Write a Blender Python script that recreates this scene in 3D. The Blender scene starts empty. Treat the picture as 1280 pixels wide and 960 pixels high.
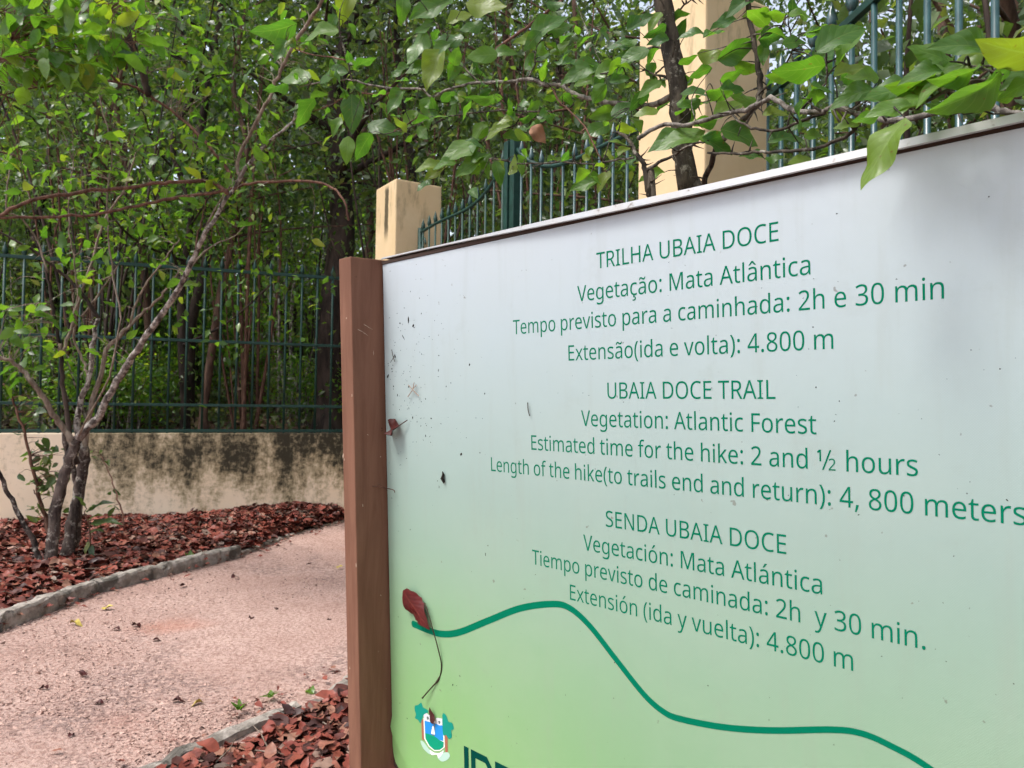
import bpy, bmesh, math, random
import numpy as np
from mathutils import Vector, Matrix
random.seed(7); RNG = np.random.default_rng(11)
S = bpy.context.scene
COL = S.collection

# ------------------------------------------------------------------ camera, sky, sun, exposure
EYE = np.array([0., 0., 1.2]); FPX = 960.
_p, _r = math.radians(1.4), .014
FWD = np.array([0, math.cos(_p), math.sin(_p)]); _u0 = np.array([0, -math.sin(_p), math.cos(_p)]); _x = np.array([1., 0, 0])
RGT = _x*math.cos(_r) + _u0*math.sin(_r); UPV = -_x*math.sin(_r) + _u0*math.cos(_r)
cam = bpy.data.cameras.new('camera'); cam.sensor_width = 36; cam.lens = 27; cam.clip_start = .02; cam.clip_end = 400
cam.dof.use_dof = True; cam.dof.focus_distance = 1.05; cam.dof.aperture_fstop = 18
co = bpy.data.objects.new('camera', cam); COL.objects.link(co)
co.matrix_world = Matrix(((RGT[0], UPV[0], -FWD[0], EYE[0]), (RGT[1], UPV[1], -FWD[1], EYE[1]), (RGT[2], UPV[2], -FWD[2], EYE[2]), (0, 0, 0, 1)))
S.camera = co
SUN_EL, SUN_AZ = math.radians(60), math.radians(244)          # azimuth clockwise from +Y: behind and left of the camera
w = bpy.data.worlds.new('World'); S.world = w; w.use_nodes = True
nt = w.node_tree; bg = nt.nodes['Background']
sky = nt.nodes.new('ShaderNodeTexSky'); sky.sky_type = 'NISHITA'; sky.sun_disc = False
sky.sun_elevation = SUN_EL; sky.sun_rotation = SUN_AZ; sky.dust_density = 3.0; sky.air_density = 1.0
hs = nt.nodes.new('ShaderNodeHueSaturation'); hs.inputs['Saturation'].default_value = .5
nt.links.new(sky.outputs[0], hs.inputs['Color']); nt.links.new(hs.outputs[0], bg.inputs[0]); bg.inputs[1].default_value = .15
sun = bpy.data.lights.new('sun', 'SUN'); sun.energy = 1.2; sun.angle = math.radians(17); sun.color = (1, .97, .92)
so = bpy.data.objects.new('sun', sun); COL.objects.link(so)
sd = Vector((math.sin(SUN_AZ)*math.cos(SUN_EL), math.cos(SUN_AZ)*math.cos(SUN_EL), math.sin(SUN_EL)))
so.rotation_euler = (-sd).to_track_quat('-Z', 'Y').to_euler(); so.location = (0, 0, 12)
S.view_settings.view_transform = 'Standard'; S.view_settings.look = 'None'; S.view_settings.exposure = 1.22; S.view_settings.gamma = 1
S.view_settings.use_curve_mapping = False
S.render.engine = 'CYCLES'
S.cycles.max_bounces = 4; S.cycles.diffuse_bounces = 3; S.cycles.glossy_bounces = 2; S.cycles.transmission_bounces = 3; S.cycles.use_adaptive_sampling = True; S.cycles.adaptive_threshold = .03
S.cycles.use_denoising = True; S.cycles.sample_clamp_indirect = 6; S.cycles.caustics_reflective = False; S.cycles.caustics_refractive = False

# ------------------------------------------------------------------ helpers
def ray(px, py): return FWD + RGT*(px-640)/FPX - UPV*(py-480)/FPX
def at(px, py, d): return EYE + ray(px, py)*d                   # a photograph pixel at a depth in metres
def gnd(px, py, z=0.):
    r = ray(px, py); return EYE + r*((z-EYE[2])/r[2])
def nrm(v): v = np.asarray(v, float); return v/np.linalg.norm(v)

def tag(o, label=None, cat=None, group=None, kind=None):
    if label: o['label'] = label
    if cat: o['category'] = cat
    if group: o['group'] = group
    if kind: o['kind'] = kind
    return o
def empty(name, loc, label=None, cat=None, group=None):
    o = bpy.data.objects.new(name, None); o.empty_display_size = .1; o.location = loc; COL.objects.link(o)
    return tag(o, label, cat, group)
def link(name, me, m=None, parent=None, smooth=False):
    o = bpy.data.objects.new(name, me); COL.objects.link(o)
    if m is not None:
        for x in (m if isinstance(m, (list, tuple)) else [m]): me.materials.append(x)
    if smooth:
        me.polygons.foreach_set('use_smooth', [True]*len(me.polygons))
    if parent is not None:
        o.parent = parent; o.matrix_parent_inverse = Matrix.Translation(-parent.location) if parent.parent is None and parent.type == 'EMPTY' else Matrix()
    return o
def copy_thing(root):
    r = root.copy(); COL.objects.link(r)
    for ch in list(root.children):
        c = ch.copy(); COL.objects.link(c); c.parent = r
        for g in list(ch.children):
            d = g.copy(); COL.objects.link(d); d.parent = c
    return r

class MB:
    """collects vertices and faces, then links them as one mesh object"""
    def __init__(s): s.v = []; s.f = []; s.mi = []
    def add(s, vs, fs, mi=0):
        n = len(s.v); s.v += [tuple(map(float, p)) for p in vs]; s.f += [tuple(i+n for i in f) for f in fs]; s.mi += [mi]*len(fs); return s
    def box(s, o, ax, ay, az, mi=0):
        """o = corner, ax ay az = edge vectors"""
        o, ax, ay, az = map(np.asarray, (o, ax, ay, az))
        v = [o+ax*i+ay*j+az*k for k in (0, 1) for j in (0, 1) for i in (0, 1)]
        f = [(0, 2, 3, 1), (4, 5, 7, 6), (0, 1, 5, 4), (2, 6, 7, 3), (0, 4, 6, 2), (1, 3, 7, 5)]
        if np.dot(np.cross(ax, ay), az) < 0: f = [q[::-1] for q in f]
        return s.add(v, f, mi)
    def tube(s, pts, rad, n=7, cap=True, mi=0):
        pts = [np.asarray(p, float) for p in pts]; N = len(pts)
        if np.isscalar(rad): rad = [rad]*N
        t = [nrm(pts[min(i+1, N-1)]-pts[max(i-1, 0)]) for i in range(N)]
        a = np.cross(t[0], [0, 0, 1]) if abs(t[0][2]) < .9 else np.cross(t[0], [1, 0, 0])
        a = nrm(a); vs = []
        for i in range(N):
            a = nrm(a - t[i]*np.dot(a, t[i])); b = np.cross(t[i], a)
            for k in range(n):
                q = 2*math.pi*k/n; vs.append(pts[i]+(a*math.cos(q)+b*math.sin(q))*rad[i])
        fs = [(i*n+k, i*n+(k+1) % n, (i+1)*n+(k+1) % n, (i+1)*n+k) for i in range(N-1) for k in range(n)]
        if cap: fs += [tuple(range(n))[::-1], tuple((N-1)*n+k for k in range(n))]
        return s.add(vs, fs, mi)
    def build(s, name, m=None, parent=None, smooth=False, bevel=0, seg=2):
        me = bpy.data.meshes.new(name); me.from_pydata(s.v, [], s.f); me.update()
        if bevel:
            bm = bmesh.new(); bm.from_mesh(me)
            bmesh.ops.bevel(bm, geom=bm.edges[:], offset=bevel, segments=seg, affect='EDGES', profile=.6); bm.to_mesh(me); bm.free()
        o = link(name, me, m, parent, smooth)
        if any(s.mi) and not bevel: me.polygons.foreach_set('material_index', s.mi)
        return o

def spline(pts, sub=5):
    """Catmull-Rom through pts"""
    P = np.array(pts, float); N = len(P)
    if N < 3: sub = max(sub, 2)
    Q = np.vstack([2*P[0]-P[1], P, 2*P[-1]-P[-2]]); out = []
    for i in range(N-1):
        p0, p1, p2, p3 = Q[i:i+4]
        for k in range(sub):
            t = k/sub; out.append(.5*(2*p1+(p2-p0)*t+(2*p0-5*p1+4*p2-p3)*t*t+(3*p1-p0-3*p2+p3)*t**3))
    out.append(P[-1]); return np.array(out)
def wob(P, amp, rng=RNG):
    P = np.array(P); n = rng.normal(0, amp, P.shape); n[0] = 0; n[-1] *= .3; return P+n

# ------------------------------------------------------------------ leaves in bulk
SIMPLE_V = np.array([(0, 0, 0), (.42, .5, .10), (1, 0, -.08), (.42, -.5, .10), (.5, 0, 0.0)])
SIMPLE_F = [(0, 3, 4), (3, 2, 4), (2, 1, 4), (1, 0, 4)]
def leaf_template(ns=9, nc=4, fold=.18, curl=.22, tip=1.6, wave=.03, seed=0, rag=0.):
    """ovate pointed leaf along +x, unit length and unit width, with uv"""
    r = np.random.default_rng(seed); v = []; uv = []; f = []
    ph = r.uniform(0, 6)
    for i in range(ns+1):
        t = i/ns
        wd = .5*(math.sin(math.pi*min(1, t**.72))**.8)*(1-.10*t) if 0 < t < 1 else (.02 if t == 0 else .004)
        if t > .8: wd *= 1-.35*((t-.8)/.2)
        wl_, wr_ = wd*(1-rag*r.random()), wd*(1-rag*r.random())
        for j in range(-nc//2, nc//2+1):
            c = j/(nc/2)
            z = fold*abs(c)*wd*2*.5 - curl*(t-.25)**2*.8 + wave*math.sin(9*t+ph)*abs(c)*wd*3 - .10*abs(c)**2*wd
            v.append((t, c*(wl_ if c < 0 else wr_), z)); uv.append((t, .5+.5*c))
    m = nc+1
    for i in range(ns):
        for j in range(nc):
            f.append((i*m+j, (i+1)*m+j, (i+1)*m+j+1, i*m+j+1))
    return np.array(v), f, np.array(uv)
def leaves_mesh(name, pos, d, n, L, W, tpl=None):
    """pos base points, d leaf directions, n face normals, L lengths, W widths (arrays)"""
    pos = np.asarray(pos, float); d = np.asarray(d, float); n = np.asarray(n, float)
    d = d/np.linalg.norm(d, axis=1, keepdims=True); s = np.cross(n, d); s /= np.linalg.norm(s, axis=1, keepdims=True)+1e-9; n = np.cross(d, s)
    uv = None
    if tpl is None: TV, TF = SIMPLE_V, SIMPLE_F
    else: TV, TF, uv = tpl
    L = np.broadcast_to(L, len(pos))[:, None, None]; W = np.broadcast_to(W, len(pos))[:, None, None]
    V = pos[:, None, :] + d[:, None, :]*TV[None, :, 0:1]*L + s[:, None, :]*TV[None, :, 1:2]*W + n[:, None, :]*TV[None, :, 2:3]*L
    k = len(TV); N = len(pos); F = np.array(TF); fl = F.shape[1]
    A = (F[None] + (np.arange(N)*k)[:, None, None]).reshape(-1)
    me = bpy.data.meshes.new(name); me.vertices.add(N*k); me.vertices.foreach_set('co', V.reshape(-1))
    me.loops.add(len(A)); me.loops.foreach_set('vertex_index', A.astype(np.int32))
    nf = N*len(TF); me.polygons.add(nf); me.polygons.foreach_set('loop_start', np.arange(nf, dtype=np.int32)*fl)
    me.update(calc_edges=True)
    if uv is not None:
        ul = me.uv_layers.new(name='leaf'); ul.data.foreach_set('uv', uv[np.tile(F.reshape(-1), N)].reshape(-1).astype(np.float32))
        me.polygons.foreach_set('use_smooth', [True]*nf)
    me.validate(); return me
def rand_dirs(N, up=0., rng=RNG):
    v = rng.normal(size=(N, 3)); v[:, 2] += up; return v/np.linalg.norm(v, axis=1, keepdims=True)

# ------------------------------------------------------------------ materials
def mat(name, base=(.5, .5, .5), rough=.6, spec=.5, metal=0.):
    m = bpy.data.materials.new(name); m.use_nodes = True; b = m.node_tree.nodes['Principled BSDF']
    b.inputs['Base Color'].default_value = (*base, 1); b.inputs['Roughness'].default_value = rough
    b.inputs['Specular IOR Level'].default_value = spec; b.inputs['Metallic'].default_value = metal
    return m
class N:
    """tiny node-graph helper"""
    def __init__(s, m): s.t = m.node_tree; s.b = s.t.nodes.get('Principled BSDF'); s.out = s.t.nodes.get('Material Output')
    def new(s, kind, **kw):
        n = s.t.nodes.new('ShaderNode'+kind)
        for k, v in kw.items():
            if k.startswith('_'): setattr(n, k[1:], v)
            else: s.set(n.inputs[int(k[1:]) if k[0] == 'i' and k[1:].isdigit() else k.replace('_', ' ')], v)
        return n
    def set(s, sock, v):
        if isinstance(v, bpy.types.NodeSocket): s.t.links.new(v, sock)
        elif isinstance(v, bpy.types.Node): s.t.links.new(v.outputs[0], sock)
        else:
            if isinstance(v, tuple) and len(v) == 3 and sock.type == 'RGBA': v = (*v, 1)
            sock.default_value = v
    def obj(s): return s.new('TexCoord').outputs['Object']
    def uv(s): return s.new('TexCoord').outputs['UV']
    def noise(s, scale, detail=4, rough=.55, vec=None, **kw):
        n = s.new('TexNoise', Scale=scale, Detail=detail, Roughness=rough, **kw)
        s.set(n.inputs['Vector'], vec if vec is not None else s.obj()); return n.outputs[0]
    def ramp(s, fac, stops, mode='LINEAR'):
        n = s.new('ValToRGB'); n.color_ramp.interpolation = mode; e = n.color_ramp.elements
        while len(e) < len(stops): e.new(.5)
        for x, (p, c) in zip(e, stops): x.position = p; x.color = (*c, 1) if isinstance(c, tuple) else (c, c, c, 1)
        s.set(n.inputs[0], fac); return n.outputs[0]
    def math(s, op, a, b=0., clamp=False):
        n = s.new('Math', _operation=op, _use_clamp=clamp); s.set(n.inputs[0], a); s.set(n.inputs[1], b); return n.outputs[0]
    def mapr(s, v, a, b, c=0., d=1., smooth=True):
        n = s.new('MapRange', _interpolation_type='SMOOTHSTEP' if smooth else 'LINEAR')
        for i, x in enumerate((v, a, b, c, d)): s.set(n.inputs[i], x)
        return n.outputs[0]
    def mix(s, f, a, b, mode='MIX'):
        n = s.new('Mix', _data_type='RGBA', _blend_type=mode); s.set(n.inputs[0], f); s.set(n.inputs[6], a); s.set(n.inputs[7], b); return n.outputs[2]
    def sep(s, v): return s.new('SeparateXYZ', Vector=v).outputs
    def bump(s, h, strength=.3, dist=.01):
        n = s.new('Bump', Strength=strength, Distance=dist, Height=h); s.set(s.b.inputs['Normal'], n); return n
    def base(s, c): s.set(s.b.inputs['Base Color'], c)
    def rough(s, c): s.set(s.b.inputs['Roughness'], c)

def leaf_mat(name, stops, trans=.42, rough=.36, veins=False, tint=(1.9, 2.1, .7)):
    m = mat(name, rough=rough, spec=.5); g = N(m)
    rnd = g.new('NewGeometry').outputs['Random Per Island']
    c = g.ramp(rnd, stops)
    blot = g.noise(55, 3, .6); c = g.mix(g.mapr(blot, .55, .75, 0, .35), c, g.mix(.6, c, (.10, .11, .02)))
    if veins: c = g.mix(g.mapr(g.noise(160, 2, .5), .69, .73, 0, .8), c, (.13, .075, .02)); c = g.mix(g.mapr(g.noise(38, 4, .7), .66, .74, 0, .55), c, (.17, .15, .02))
    if veins:
        ed_ = g.math('ADD', g.math('ABSOLUTE', g.math('SUBTRACT', g.sep(g.uv())[1], .5)), g.math('MULTIPLY', g.noise(45, 3, .6), .22)); c = g.mix(g.mapr(ed_, .60, .645, 0, .8), c, (.16, .10, .025))
    if veins:
        u = g.sep(g.uv()); side = g.math('ABSOLUTE', g.math('SUBTRACT', u[1], .5))
        wv = g.math('SINE', g.math('MULTIPLY', g.math('SUBTRACT', u[0], g.math('MULTIPLY', side, .55)), 40.))
        vein = g.math('MAXIMUM', g.math('MULTIPLY', g.mapr(wv, .90, 1.), .55), g.mapr(side, .03, .008))
        c = g.mix(g.math('MULTIPLY', vein, .6), c, g.mix(.5, c, (.22, .32, .10)))
        g.bump(g.math('SUBTRACT', g.math('MULTIPLY', wv, -.4), g.mapr(side, .06, 0.)), .12, .003)
    g.base(c); g.rough(g.mapr(g.noise(30, 2), .3, .7, rough-.1, rough+.18))
    tr = g.new('BsdfTranslucent', Color=g.mix(1., c, tint, 'MULTIPLY'))
    mx = g.new('MixShader'); g.set(mx.inputs[0], trans); g.set(mx.inputs[1], g.b.outputs[0]); g.set(mx.inputs[2], tr.outputs[0])
    g.set(g.out.inputs[0], mx.outputs[0]); return m
def bark_mat(name, a, b, scale=14, lichen=0., liccol=(.32, .31, .27)):
    m = mat(name, rough=.85, spec=.2); g = N(m)
    mp = g.new('Mapping', Vector=g.obj()); mp.inputs['Scale'].default_value = (1, 1, .28)
    n = g.noise(scale, 6, .65, mp.outputs[0]); c = g.mix(g.mapr(n, .35, .65), a, b)
    if lichen: c = g.mix(g.mapr(g.noise(scale*.9, 5, .7), .62-.25*lichen, .72-.2*lichen), c, liccol)
    g.base(c); g.bump(n, .8, .012); return m

M = {}
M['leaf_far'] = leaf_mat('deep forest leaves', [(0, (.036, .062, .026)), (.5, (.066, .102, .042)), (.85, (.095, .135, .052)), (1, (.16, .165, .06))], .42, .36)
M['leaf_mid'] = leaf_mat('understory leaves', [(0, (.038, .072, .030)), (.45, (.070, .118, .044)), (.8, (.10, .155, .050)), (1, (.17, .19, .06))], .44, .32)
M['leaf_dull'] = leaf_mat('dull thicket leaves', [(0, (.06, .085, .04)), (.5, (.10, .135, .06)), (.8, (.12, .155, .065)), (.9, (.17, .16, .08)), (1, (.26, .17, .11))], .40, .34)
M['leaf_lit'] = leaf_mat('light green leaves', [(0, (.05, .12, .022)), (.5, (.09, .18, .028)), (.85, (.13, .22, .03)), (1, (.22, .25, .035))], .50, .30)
M['leaf_near'] = leaf_mat('near shrub leaves', [(0, (.042, .115, .024)), (.5, (.075, .17, .024)), (.85, (.11, .21, .026)), (1, (.17, .22, .03))], .50, .38, True)
M['leaf_big'] = leaf_mat('broad hanging leaves', [(0, (.05, .12, .02)), (.6, (.09, .18, .022)), (1, (.17, .21, .025))], .46, .40, True)
M['bark_dark'] = bark_mat('dark forest bark', (.018, .013, .011), (.075, .052, .042), 9)
M['bark_red'] = bark_mat('reddish bark', (.055, .030, .022), (.15, .09, .065), 10)
M['bark_shrub'] = bark_mat('shrub bark', (.035, .026, .023), (.20, .16, .14), 26, .65, (.42, .38, .34))
M['bark_foot'] = bark_mat('dark shrub foot bark', (.022, .016, .014), (.11, .082, .070), 22, .42, (.34, .30, .26))
M['bark_pale'] = bark_mat('pale twig bark', (.13, .095, .07), (.30, .24, .19), 40)
M['bark_russet'] = bark_mat('russet twig bark', (.07, .035, .025), (.19, .10, .07), 40)
M['bark_thorn'] = bark_mat('thorn bush bark', (.022, .018, .014), (.085, .068, .05), 45, .30, (.24, .22, .18))
M['bark_thorn_pale'] = bark_mat('pale thorn branch bark', (.06, .05, .04), (.26, .23, .20), 60)

# dry leaf litter
def litter_mat(name, stops, rough=.5):
    m = mat(name, rough=rough, spec=.28); g = N(m); c = g.ramp(g.new('NewGeometry').outputs['Random Per Island'], stops)
    g.base(g.mix(g.mapr(g.noise(40, 4, .6), .4, .7, 0, .5), c, g.mix(.7, c, (.03, .015, .012)))); g.rough(g.mapr(g.noise(25, 2), .3, .7, rough-.15, rough+.2)); return m
M['litter'] = litter_mat('wet red brown litter', [(0, (.030, .012, .011)), (.2, (.085, .028, .021)), (.5, (.18, .038, .026)), (.78, (.24, .060, .038)), (.92, (.27, .13, .085)), (1, (.22, .17, .14))], .55)
M['litter_forest'] = litter_mat('forest floor litter', [(0, (.05, .03, .02)), (.5, (.15, .085, .055)), (.85, (.26, .16, .11)), (1, (.36, .25, .18))], .55)
M['dead_red'] = litter_mat('dry crimson leaf', [(0, (.085, .010, .010)), (1, (.11, .012, .012))], .4)
g = N(M['dead_red']); uq = g.sep(g.uv()); sd_ = g.math('ABSOLUTE', g.math('SUBTRACT', uq[1], .5)); wv_ = g.math('SINE', g.math('MULTIPLY', g.math('SUBTRACT', uq[0], g.math('MULTIPLY', sd_, .6)), 52.))
old_ = g.b.inputs['Base Color'].links[0].from_socket; g.base(g.mix(g.math('MAXIMUM', g.mapr(sd_, .035, .01, 0, .6), g.mapr(wv_, .9, 1., 0, .12)), g.mix(g.mapr(g.noise(120, 4, .7), .5, .7, 0, .7), old_, (.03, .006, .006)), (.20, .045, .03))); g.bump(wv_, .12, .001)
M['dead_dark'] = litter_mat('dry maroon leaf', [(0, (.04, .010, .010)), (1, (.07, .014, .012))], .45)
M['dead_tan'] = litter_mat('dry tan leaf', [(0, (.30, .15, .08)), (1, (.34, .18, .10))], .6)

m = M['path'] = mat('damp pink sand', rough=.92, spec=.25); g = N(m); o = g.obj()
c = g.mix(g.mapr(g.noise(1.6, 5, .6, o), .35, .65), (.47, .315, .265), (.55, .385, .33))
grain = g.noise(150, 3, .7, o); clump = g.noise(60, 4, .65, o)
c = g.mix(g.mapr(clump, .42, .62, 0, .75), c, (.27, .15, .12))
c = g.mix(g.mapr(grain, .60, .70, 0, .75), c, (.10, .06, .055))
patch = g.math('MULTIPLY', g.mapr(g.noise(1.1, 4, .6, o, Distortion=.5), .48, .66), g.mapr(g.noise(30, 4, .6, o), .36, .62))
c = g.mix(g.math('MULTIPLY', patch, .62), c, (.15, .105, .098))
c = g.mix(g.math('MULTIPLY', g.mapr(g.noise(.9, 2, .5, o), .62, .72), .5), c, (.42, .17, .11))
g.base(c); g.bump(g.math('ADD', g.math('MULTIPLY', grain, .5), clump), .9, .016)
m = M['soil'] = mat('dark soil', rough=.95, spec=.15); g = N(m); o = g.obj()
g.base(g.mix(g.mapr(g.noise(9, 5, .65, o), .35, .65), (.035, .020, .014), (.10, .06, .042))); g.bump(g.noise(60, 4, .6, o), .8, .02)
m = M['mulch'] = mat('mulch under the chips', rough=.9, spec=.2); g = N(m); o = g.obj()
g.base(g.mix(g.mapr(g.noise(30, 5, .65, o), .35, .65), (.030, .010, .008), (.11, .034, .024))); g.bump(g.noise(45, 4, .6, o), .9, .03)
m = M['forest_floor'] = mat('forest soil', rough=.95, spec=.15); g = N(m); o = g.obj()
g.base(g.mix(g.mapr(g.noise(2.2, 6, .65, o), .35, .65), (.06, .035, .024), (.17, .105, .075))); g.bump(g.noise(30, 4, .6, o), .8, .03)
m = M['kerb'] = mat('weathered kerb concrete', rough=.9, spec=.2); g = N(m); o = g.obj()
c = g.mix(g.mapr(g.noise(14, 6, .65, o), .35, .68), (.19, .165, .14), (.40, .355, .31))
c = g.mix(g.mapr(g.noise(5, 5, .7, o), .52, .62, 0, .75), c, (.055, .05, .042)); g.base(c); g.bump(g.noise(70, 5, .6, o), .7, .008)
# cream render with black mould running down from the coping; uv = metres along / up the wall
m = M['wall'] = mat('stained cream render', rough=.9, spec=.2); g = N(m); uvv = g.uv(); q = g.sep(uvv)
al, hh = q[0], q[1]
c = g.mix(g.mapr(g.noise(1.3, 5, .6, uvv), .35, .7), (.79, .635, .465), (.84, .70, .54))
sc = g.new('Mapping', Vector=uvv); sc.inputs['Scale'].default_value = (1, .38, 1)
run = g.noise(3.4, 6, .68, sc.outputs[0]); fine = g.noise(17, 6, .75, uvv); broad = g.noise(1.5, 3, .5, uvv)
along = g.math('ADD', g.mapr(al, .42, .75), g.math('MULTIPLY', g.mapr(al, 1.2, 2.9), .45))
hz = g.math('MULTIPLY', g.mapr(hh, -.05, .75), along)
dirt = g.math('ADD', g.math('ADD', g.math('MULTIPLY', run, 1.15), g.math('MULTIPLY', fine, .62)), g.math('MULTIPLY', hz, .25))
c = g.mix(g.math('MULTIPLY', g.mapr(dirt, .88, 1.12), .72), c, (.24, .19, .085))
c = g.mix(g.math('MULTIPLY', g.mapr(dirt, 1.03, 1.27), .95), c, (.024, .022, .015))
spl = g.math('MULTIPLY', g.mapr(hh, .16, .02), g.mapr(broad, .35, .7)); c = g.mix(g.math('MULTIPLY', spl, .55), c, (.27, .17, .12))
g.base(c); g.bump(fine, .3, .006)
m = M['pillar'] = mat('cream pillar paint', rough=.85, spec=.25); g = N(m); uvv = g.uv(); q = g.sep(uvv)
c = g.mix(g.mapr(g.noise(1.8, 5, .6, uvv), .35, .7), (.60, .445, .255), (.67, .52, .325))
sc = g.new('Mapping', Vector=uvv); sc.inputs['Scale'].default_value = (1, .22, 1)
st = g.math('MULTIPLY', g.mapr(g.noise(7, 5, .7, sc.outputs[0]), .55, .68), g.mapr(q[1], 2.3, 3.1)); c = g.mix(g.math('MULTIPLY', st, .45), c, (.10, .085, .045))
c = g.mix(g.mapr(g.noise(30, 3, .6, uvv), .71, .76, 0, .7), c, (.16, .10, .06)); g.base(c); g.bump(g.noise(20, 4, .6, uvv), .25, .006)
m = M['pillar_streak'] = M['pillar'].copy(); m.name = 'cream pillar paint with a dark water run'
m = M['mould'] = mat('black mould streak', (.05, .045, .022), .95, .1)
m = M['iron'] = mat('dark green fence paint', rough=.5, spec=.4); g = N(m)
g.base(g.mix(g.mapr(g.noise(18, 4, .6), .35, .7), (.004, .030, .022), (.009, .047, .036))); g.bump(g.noise(60, 3), .15, .002)
m = M['iron_lit'] = mat('lit copy of fence paint', rough=.30, spec=.7); g = N(m)
g.base(g.mix(g.mapr(g.noise(18, 4, .6), .35, .7), (.010, .043, .045), (.024, .072, .075))); g.bump(g.noise(60, 3), .15, .002)  # paler copy of the fence paint, standing in for light on the bars
def wood(name, a, b):
    m = mat(name, rough=.72, spec=.3); g = N(m); mp = g.new('Mapping', Vector=g.obj()); mp.inputs['Scale'].default_value = (8, 8, .8)
    n = g.noise(6, 6, .65, mp.outputs[0], Distortion=.4); c = g.mix(g.mapr(n, .3, .7), a, b)
    c = g.mix(g.mapr(g.noise(55, 3, .7), .70, .76, 0, .7), c, (.03, .015, .01)); c = g.mix(g.mapr(g.noise(38, 3, .6), .73, .77, 0, .6), c, (.45, .34, .26))
    g.base(c); g.bump(n, .25, .004); return m
M['wood'] = wood('brown painted timber', (.145, .064, .038), (.205, .097, .060))
m = M['alu'] = mat('dull aluminium trim', (.62, .60, .58), .32, .5, .7); g = N(m)
g.base(g.mix(g.mapr(g.noise(60, 5, .7), .60, .72), (.46, .45, .44), (.20, .16, .14))); g.rough(g.mapr(g.noise(30, 3), .3, .7, .28, .6))
m = M['frame_and_shadow'] = mat('brown frame and trim shadow', (.055, .035, .028), .8, .2)
# printed vinyl: white at the top running to green below, its middle darkened to stand in for shade; uv = metres across / down
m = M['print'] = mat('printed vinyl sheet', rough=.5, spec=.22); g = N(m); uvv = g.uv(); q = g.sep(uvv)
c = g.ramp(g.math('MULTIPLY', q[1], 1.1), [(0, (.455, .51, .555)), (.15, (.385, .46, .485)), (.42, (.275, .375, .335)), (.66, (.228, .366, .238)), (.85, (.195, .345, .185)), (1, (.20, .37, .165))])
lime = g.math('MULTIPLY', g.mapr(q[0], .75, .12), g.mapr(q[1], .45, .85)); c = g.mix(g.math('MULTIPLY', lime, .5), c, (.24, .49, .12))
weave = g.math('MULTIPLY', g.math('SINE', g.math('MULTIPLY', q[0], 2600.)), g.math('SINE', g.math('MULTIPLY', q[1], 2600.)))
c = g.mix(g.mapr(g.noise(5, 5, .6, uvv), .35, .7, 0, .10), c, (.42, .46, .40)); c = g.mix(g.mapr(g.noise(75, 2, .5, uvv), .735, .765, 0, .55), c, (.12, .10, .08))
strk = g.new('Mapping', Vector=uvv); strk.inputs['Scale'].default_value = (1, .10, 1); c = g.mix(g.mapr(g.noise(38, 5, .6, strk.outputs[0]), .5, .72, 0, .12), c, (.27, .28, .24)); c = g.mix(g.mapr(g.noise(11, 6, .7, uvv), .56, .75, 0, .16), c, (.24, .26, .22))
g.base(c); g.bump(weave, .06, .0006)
M['ink'] = mat('teal green ink', (.0, .150, .080), .7, .04)
M['ink_dark'] = mat('dark teal ink', (.0, .05, .038), .7, .04)
for k, c in dict(sky=(.02, .25, .66), sea=(.0, .29, .16), sail=(.86, .88, .88), palm=(.005, .26, .19), bark=(.36, .13, .08), silver=(.62, .64, .66), ribbon=(.42, .62, .52), outline=(.86, .9, .84), maroon=(.06, .008, .008), slate=(.12, .15, .14)).items():
    M['em_'+k] = mat('emblem '+k, c, .6, .15)
M['dirt'] = mat('dried dirt', (.022, .018, .015), .9, .1)
M['twig_dark'] = mat('dry dark stalk', (.035, .022, .012), .7, .3)
M['twig_pale'] = mat('dry pale stalk', (.34, .24, .18), .7, .3)

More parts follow.
